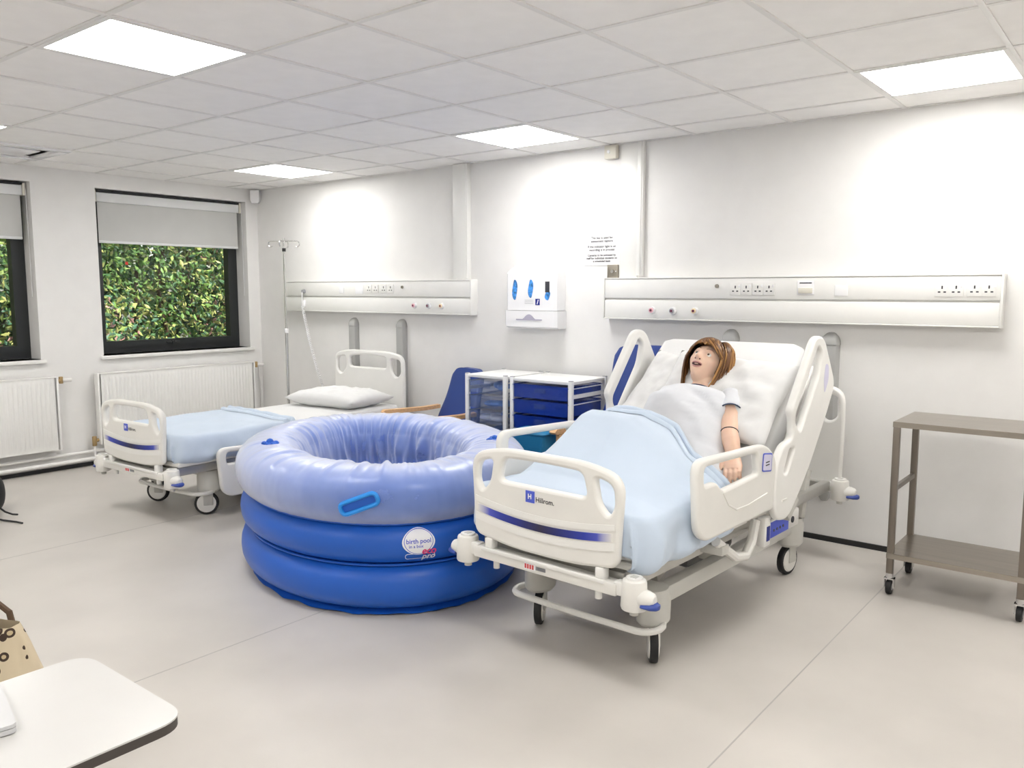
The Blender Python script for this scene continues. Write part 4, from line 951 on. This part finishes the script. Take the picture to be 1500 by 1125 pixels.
# gown
def gsec(v, cx, hw, top, n=40):
    out = []
    for k in range(n):
        a = math.pi*k/(n-1); c, s = math.cos(a), math.sin(a)
        x = cx+hw*math.copysign(abs(c)**.85,c); w = .012+(top-.012)*abs(s)**.75
        fold = .040*nz(x*6+v*7,v*4-x*3,1.)+.036*(.22-abs(nz(x*9+v*12,v*5-x*4,4.)))+.005*nz(x*34,v*16,8.)
        out.append(BR(x, v+.01*nz(x*5,v*3,7.), w+fold*abs(s)**.4*max(.15,min(1,(.40-v)/.08))))
    return out
gs = [(.392,.035,.082,.142),(.382,.035,.125,.155),(.37,.030,.180,.172),(.335,.025,.215,.188),(.27,.015,.225,.218),(.18,.010,.235,.212),(.08,.005,.26,.205),(.0,.01,.29,.205),(-.06,.0,.335,.20),(-.13,.0,.36,.20),(-.20,.0,.37,.19)]
def gown_f(u, v):
    q = u*(len(gs)-1); i = min(len(gs)-2,int(q)); t = q-i; p = [gs[i][j]*(1-t)+gs[i+1][j]*t for j in range(4)]
    n = 40; sec = gsec(p[0],p[1],p[2],p[3],n); return sec[round(v*(n-1))]
gw = MB().grid(gown_f,44,40).build('gown','gown_white',man,True,180)
md = gw.modifiers.new('thick','SOLIDIFY'); md.thickness = .004; md.offset = 1
sl_ = MB(); ax = (EL-SH).normalized(); s1 = ax.cross(Vector((0,0,1))).normalized(); s2 = ax.cross(s1)
def sleeve(u, v):
    a = 2*math.pi*v; r = .056+.006*u+.004*math.sin(3*a); return SH-ax*.05+ax*(.105*u)+(s1*math.cos(a)+s2*math.sin(a))*r
s_ = MB().grid(sleeve,8,28,False,True).build('sleeve','gown_white',gw); md = s_.modifiers.new('thick','SOLIDIFY'); md.thickness = .004
MB().tube([sleeve(1,k/40) for k in range(40)],.0032,6,closed=True).build('sleeve_trim','trim_navy',gw)
MB().tube([gsec(.393,.035,.083,.144)[k]+NV*.006+EV*.003 for k in range(2,38)],.0030,6).build('neck_trim','trim_navy',gw)
# joint line of the elbow
jl = [EL-ax*.004+(s1*math.cos(a)+s2*math.sin(a))*.0385 for a in [2*math.pi*k/30 for k in range(30)]]
MB().tube(jl,.0022,5,closed=True).build('elbow_joint','print_dark',bd)
place(man,F2)

# ------------------------------------------------------------------ drawer racks
def rack(x0, x1, label, tray_m, fill, rows, seed):
    t = thing('drawer_rack', label, 'drawer rack', ((x0+x1)/2,-.285,0), group='white tray racks'); w = (x1-x0)/2; d = .215; top = .872; rnd = random.Random(seed)
    for sx in (-1,1):
        for sy in (-1,1):
            c = (sx*(w-.014), sy*(d-.014)); p = MB().box((c[0]-.014,c[1]-.014,.03),(c[0]+.014,c[1]+.014,top),.003).build('post','rack_white',t)
            MB().box((c[0]-.013,c[1]-.013,top),(c[0]+.013,c[1]+.013,top+.005),.002).build('post_cap','print_grey',p)
            MB().cyl((c[0],c[1],0),(c[0],c[1],.03),.016,n=12).build('foot','black_rubber',p)
    MB().box((-w+.006,-d+.006,top-.024),(w-.006,d-.006,top-.004),.003).build('top_panel','rack_white',t)
    for sx in (-1,1):
        for z in (.10,.77): MB().box((sx*(w-.014)-.008,-d+.028,z-.012),(sx*(w-.014)+.008,d-.028,z+.012)).build('side_rail','rack_white',t,False)
    for z in (.09,): MB().box((-w+.028,-d+.006,z-.012),(w-.028,-d+.022,z+.012)).build('front_rail','rack_white',t,False)
    ph = (top-.03-.11)/rows
    for i in range(rows):
        z0 = .115+ph*i; h = ph-.016; wi = w-.034
        b = MB(); th = .003
        b.box((-wi,-d+.004,z0),(wi,d-.03,z0+th)); b.box((-wi,-d+.004,z0+th),(-wi+th,d-.03,z0+h)); b.box((wi-th,-d+.004,z0+th),(wi,d-.03,z0+h))
        b.box((-wi+th,-d+.004,z0+th),(wi-th,-d+.008,z0+h)); b.box((-wi+th,d-.034,z0+th),(wi-th,d-.03,z0+h)); b.box((-wi-.012,-d-.002,z0+h-.008),(wi+.012,d-.03,z0+h-.004))
        tr = b.build('tray',tray_m,t,False)
        MB().box((-.045,-d-.003,z0+h*.42),(.045,-d+.003,z0+h*.80),.001).build('label_holder','tray_clear',tr)
        MB().box((-wi-.014,-d+.02,z0+h-.014),(-wi-.002,d-.03,z0+h-.008)).build('runner','rack_white',tr,False); MB().box((wi+.002,-d+.02,z0+h-.014),(wi+.014,d-.03,z0+h-.008)).build('runner','rack_white',tr,False)
        for q in range(fill):
            cx = rnd.uniform(-wi*.6,wi*.6); cy = rnd.uniform(-d*.55,d*.4); m = rnd.choice(['pack_white','pack_blue','pack_white'] if tray_m=='tray_clear' else ['pack_dark','pack_blue','pack_dark'])
            sx, sy, sz = rnd.uniform(.05,.09), rnd.uniform(.05,.08), h*rnd.uniform(.18,.36)
            def pk(u, v, cx=cx, cy=cy, sx=sx, sy=sy, sz=sz, z0=z0):
                a = 2*math.pi*u; e = math.pi*v; r = 1+.18*nz(cx*40+math.cos(a)*1.5,cy*40+math.sin(a)*1.5,v*2)
                x = cx+sx*r*math.sin(e)**.6*math.cos(a); x = max(-wi+.006,min(wi-.006,x))
                return (x, max(-d+.012,cy+sy*r*math.sin(e)**.6*math.sin(a)), z0+.004+sz*(1-math.cos(e)))
            MB().grid(pk,12,8,True).build('packet',m,tr,True,60)
    return t
rack(3.118,3.486,'narrow white rack of clear trays full of white and blue packets','tray_clear',4,7,5)
rack(3.520,4.022,'wide white rack of translucent dark blue trays beside the tall armchair','tray_blue',3,7,8)
# teal ribbed storage bin in front of the racks
bn = thing('storage_bin','teal ribbed plastic bin seen through the far rail of the raised bed','bin',(3.885,-.70,0))
secs = []
for i in range(30):
    z = .57*i/29; k = 1-.10*(1-i/29)+(.03 if i%2 else 0); secs.append([(x*k,y*k,z) for x,y in rounded([(-.13,-.10),(.13,-.10),(.13,.10),(-.13,.10)],.03,4)])
MB().loft(secs).build('bin_body','bin_teal',bn,True,25)
MB().tube([(x*1.04,y*1.04,.57) for x,y in rounded([(-.13,-.10),(.13,-.10),(.13,.10),(-.13,.10)],.03,4)],.008,8,closed=True).build('rim','bin_teal',bn)

# ------------------------------------------------------------------ armchairs
def armchair(label, loc, rz, hw, zt, arm, seat=.43):
    t = thing('armchair', label, 'armchair', loc, rz, 'blue armchairs with wooden arms')
    # back: a shell with a soft waist that leans backwards
    secs = []
    for i in range(17):
        q = i/16; z = seat-.06+(zt-seat+.06)*q; y = .13+.13*q; k = 1.0-.10*max(0,(q-.30)/.5)*(1 if q<.8 else 1.0) - (.0 if q<.93 else (q-.93)*.9)
        wv = hw*(1.22-.32*(1/(1+math.exp(-(q-.40)*9)))) - (.03*((q-.90)/.10)**2 if q>.90 else 0)
        th = .055*(1-.35*q)*(1 if q<.95 else .7)
        secs.append([(wv*math.copysign(abs(math.cos(2*math.pi*k_/28))**.45,math.cos(2*math.pi*k_/28)), y-.02*(math.cos(2*math.pi*k_/28)**2)+th*math.copysign(abs(math.sin(2*math.pi*k_/28))**.8,math.sin(2*math.pi*k_/28)), z+(.028*(1-abs(math.cos(2*math.pi*k_/28))**2) if i==16 else 0)) for k_ in range(28)])
    MB().loft(secs).build('backrest','chair_blue',t,True,60)
    MB().box((-hw*.98,-.30,seat-.10),(hw*.98,.20,seat),.035).build('seat','chair_blue',t)
    for s in (-1,1):
        x = s*(hw+.03)
        pts = [(-.36,arm-.012),(-.34,arm+.006),(-.22,arm+.004),(.0,arm+.004),(.10,arm+.010),(.13,arm+.012),(.13,arm-.016),(.0,arm-.024),(-.22,arm-.026),(-.34,arm-.026)]
        MB().prism(pts, lambda a,b,k: (x+(-.024+.048*k),a,b)).build('armrest','beech',t,True,30)
        MB().obox((x,-.27,(arm-.03)/2+.0),Vector((.016,0,0)),Vector((0,.022,0)),Vector((0,-.012,(arm-.03)/2)),.004).build('front_leg','beech',t)
        MB().obox((x*.8,.22,.19),Vector((.016,0,0)),Vector((0,.022,0)),Vector((0,-.02,.19)),.004).build('rear_leg','beech',t)
        MB().box((x-.013,-.27,seat-.11),(x+.013,.19,seat-.05),.003).build('side_rail','beech',t)
armchair('low-backed blue vinyl armchair between the empty bed and the racks',(2.755,-.36,0),R(-17),.235,.835,.555)
armchair('tall-backed blue vinyl armchair behind the raised bed',(4.37,-.42,0),R(-2),.262,1.075,.60)

# ------------------------------------------------------------------ steel trolley
tr = thing('steel_trolley','stainless steel two-tier trolley on castors against the right wall','trolley',(6.262,-.49,0))
w, d, ht = .285, .205, .838
def tray(z, name, m):
    o = MB().box((-w,-d,z-.004),(w,d,z),.0015)
    o.box((-w,-d,z-.026),(-w+.003,d,z-.002)); o.box((w-.003,-d,z-.026),(w,d,z-.002)); o.box((-w,-d,z-.026),(w,-d+.003,z-.002)); o.box((-w,d-.003,z-.026),(w,d,z-.002))
    return o.build(name,m,tr,True,20)
tray(ht,'top_shelf','steel_trolley'); tray(.205,'lower_shelf','steel_trolley')
for sx in (-1,1):
    for sy in (-1,1):
        x, y = sx*(w-.016), sy*(d-.016)
        lg = MB().box((x-.0145,y-.0145,.105),(x+.0145,y+.0145,ht-.005),.002).build('leg','steel_leg',tr)
        cs = MB().cyl((x,y,.078),(x,y,.106),.017,n=14).box((x-.022,y-.012,.035),(x-.018,y+.022,.082)).box((x+.018,y-.012,.035),(x+.022,y+.022,.082)).box((x-.022,y-.016,.076),(x+.022,y+.02,.082)).build('castor_fork','chrome',tr)
        MB().cyl((x-.012,y+.008,.036),(x+.012,y+.008,.036),.036,n=20,b=.004).build('castor_wheel','black_rubber',cs)
        MB().cyl((x-.014,y+.008,.036),(x+.014,y+.008,.036),.016,n=14).build('wheel_hub','print_grey',cs)
    MB().box((sx*(w-.016)-.009,-d+.03,.505),(sx*(w-.016)+.009,d-.03,.527)).build('side_rail','steel_leg',tr,False)

# ------------------------------------------------------------------ foreground
ob = thing('overbed_table','white overbed table with rounded corners and a dark edge in the foreground','table',(5.51,-4.50,0))
out = rounded([(-.19,-.40),(.19,-.40),(.19,.405),(-.19,.405)],.055,8)
def slab(z0, z1, k, m, name, p): return MB().prism([(x*k,y*k) for x,y in out], lambda a,b,q: (a,b,z0+(z1-z0)*q)).build(name,m,p,True,30)
tp = slab(.712,.7285,.998,'table_edge','edge_band',ob); slab(.7285,.7315,1.0,'table_white','top_laminate',ob)
MB().box((-.03,-.36,.06),(.03,-.28,.712),.006).build('column','bed_white',ob)
MB().box((-.19,-.37,.05),(.19,-.27,.08),.008).build('base_bar','bed_white',ob)
for s in (-1,1):
    MB().box((s*.18-.02,-.36,.045),(s*.18+.02,.24,.07),.008).build('base_foot','bed_white',ob)
    for y in (-.33,.21): MB().cyl((s*.18-.012,y,.0255),(s*.18+.012,y,.0255),.0255,n=16).build('castor','black_rubber',ob)
lt = thing('laptop','closed pale laptop lying on the foreground table at the left edge','laptop',(5.416,-4.387,.7315),R(-12))
sh = rounded([(-.10,-.11),(.10,-.11),(.10,.11),(-.10,.11)],.012,4)
MB().prism(sh, lambda a,b,q: (a,b,.002+.008*q)).build('base','laptop',lt,True,30); MB().prism(sh, lambda a,b,q: (a,b,.011+.006*q)).build('lid','laptop',lt,True,30)
for x in (-.08,.08):
    for y in (-.09,.09): MB().cyl((x,y,0),(x,y,.002),.006,n=10).build('rubber_foot','black_rubber',lt)
bg = thing('tote_bag','cream cloth tote bag printed with dark rings at the left edge','bag',(4.27,-3.94,0),R(20))
def bagf(u, v):
    a = 2*math.pi*u; c, s = math.cos(a), math.sin(a); k = 1-.45*v**2.2
    x = .24*k*math.copysign(abs(c)**.7,c); y = .12*(1-.7*v**1.5)*math.copysign(abs(s)**.7,s)
    return Vector((x+.015*nz(u*6,v*3,1), y+.015*nz(u*7,v*4,5), .48*v))
b = MB().grid(bagf,48,18,True); b.f.append(tuple(i*18 for i in range(48))); b.build('bag_body','bag_print',bg,True,60)
for s in (-1,1): MB().tube([(-.09,s*.03,.45),(-.07,s*.045,.50),(0,s*.06,.51),(.05,s*.055,.49),(.08,s*.045,.43)],.009,8).build('strap','leaf_branch',bg)
rk = thing('black_rucksack','black rucksack on the floor with straps trailing out at the left edge','bag',(.96,-2.82,0))
MB().grid(lambda u,v: Vector((.17*math.cos(2*math.pi*u)*math.sin(math.pi*v)**.5, .12*math.sin(2*math.pi*u)*math.sin(math.pi*v)**.5, .13-.13*math.cos(math.pi*v))),32,16,True).build('bag_body','black_rubber',rk)
MB().box((-.09,-.135,.05),(.09,-.09,.17),.015).build('front_pocket','black_rubber',rk)
MB().tube([(.13,-.05,.03),(.22,-.03,.01),(.33,-.005,.008),(.44,.03,.009),(.50,.04,.010)],.006,7).build('strap','black_rubber',rk)
MB().tube([(.15,.03,.06),(.21,.05,.03),(.27,.07,.02),(.31,.085,.022)],.006,7).build('strap','black_rubber',rk)
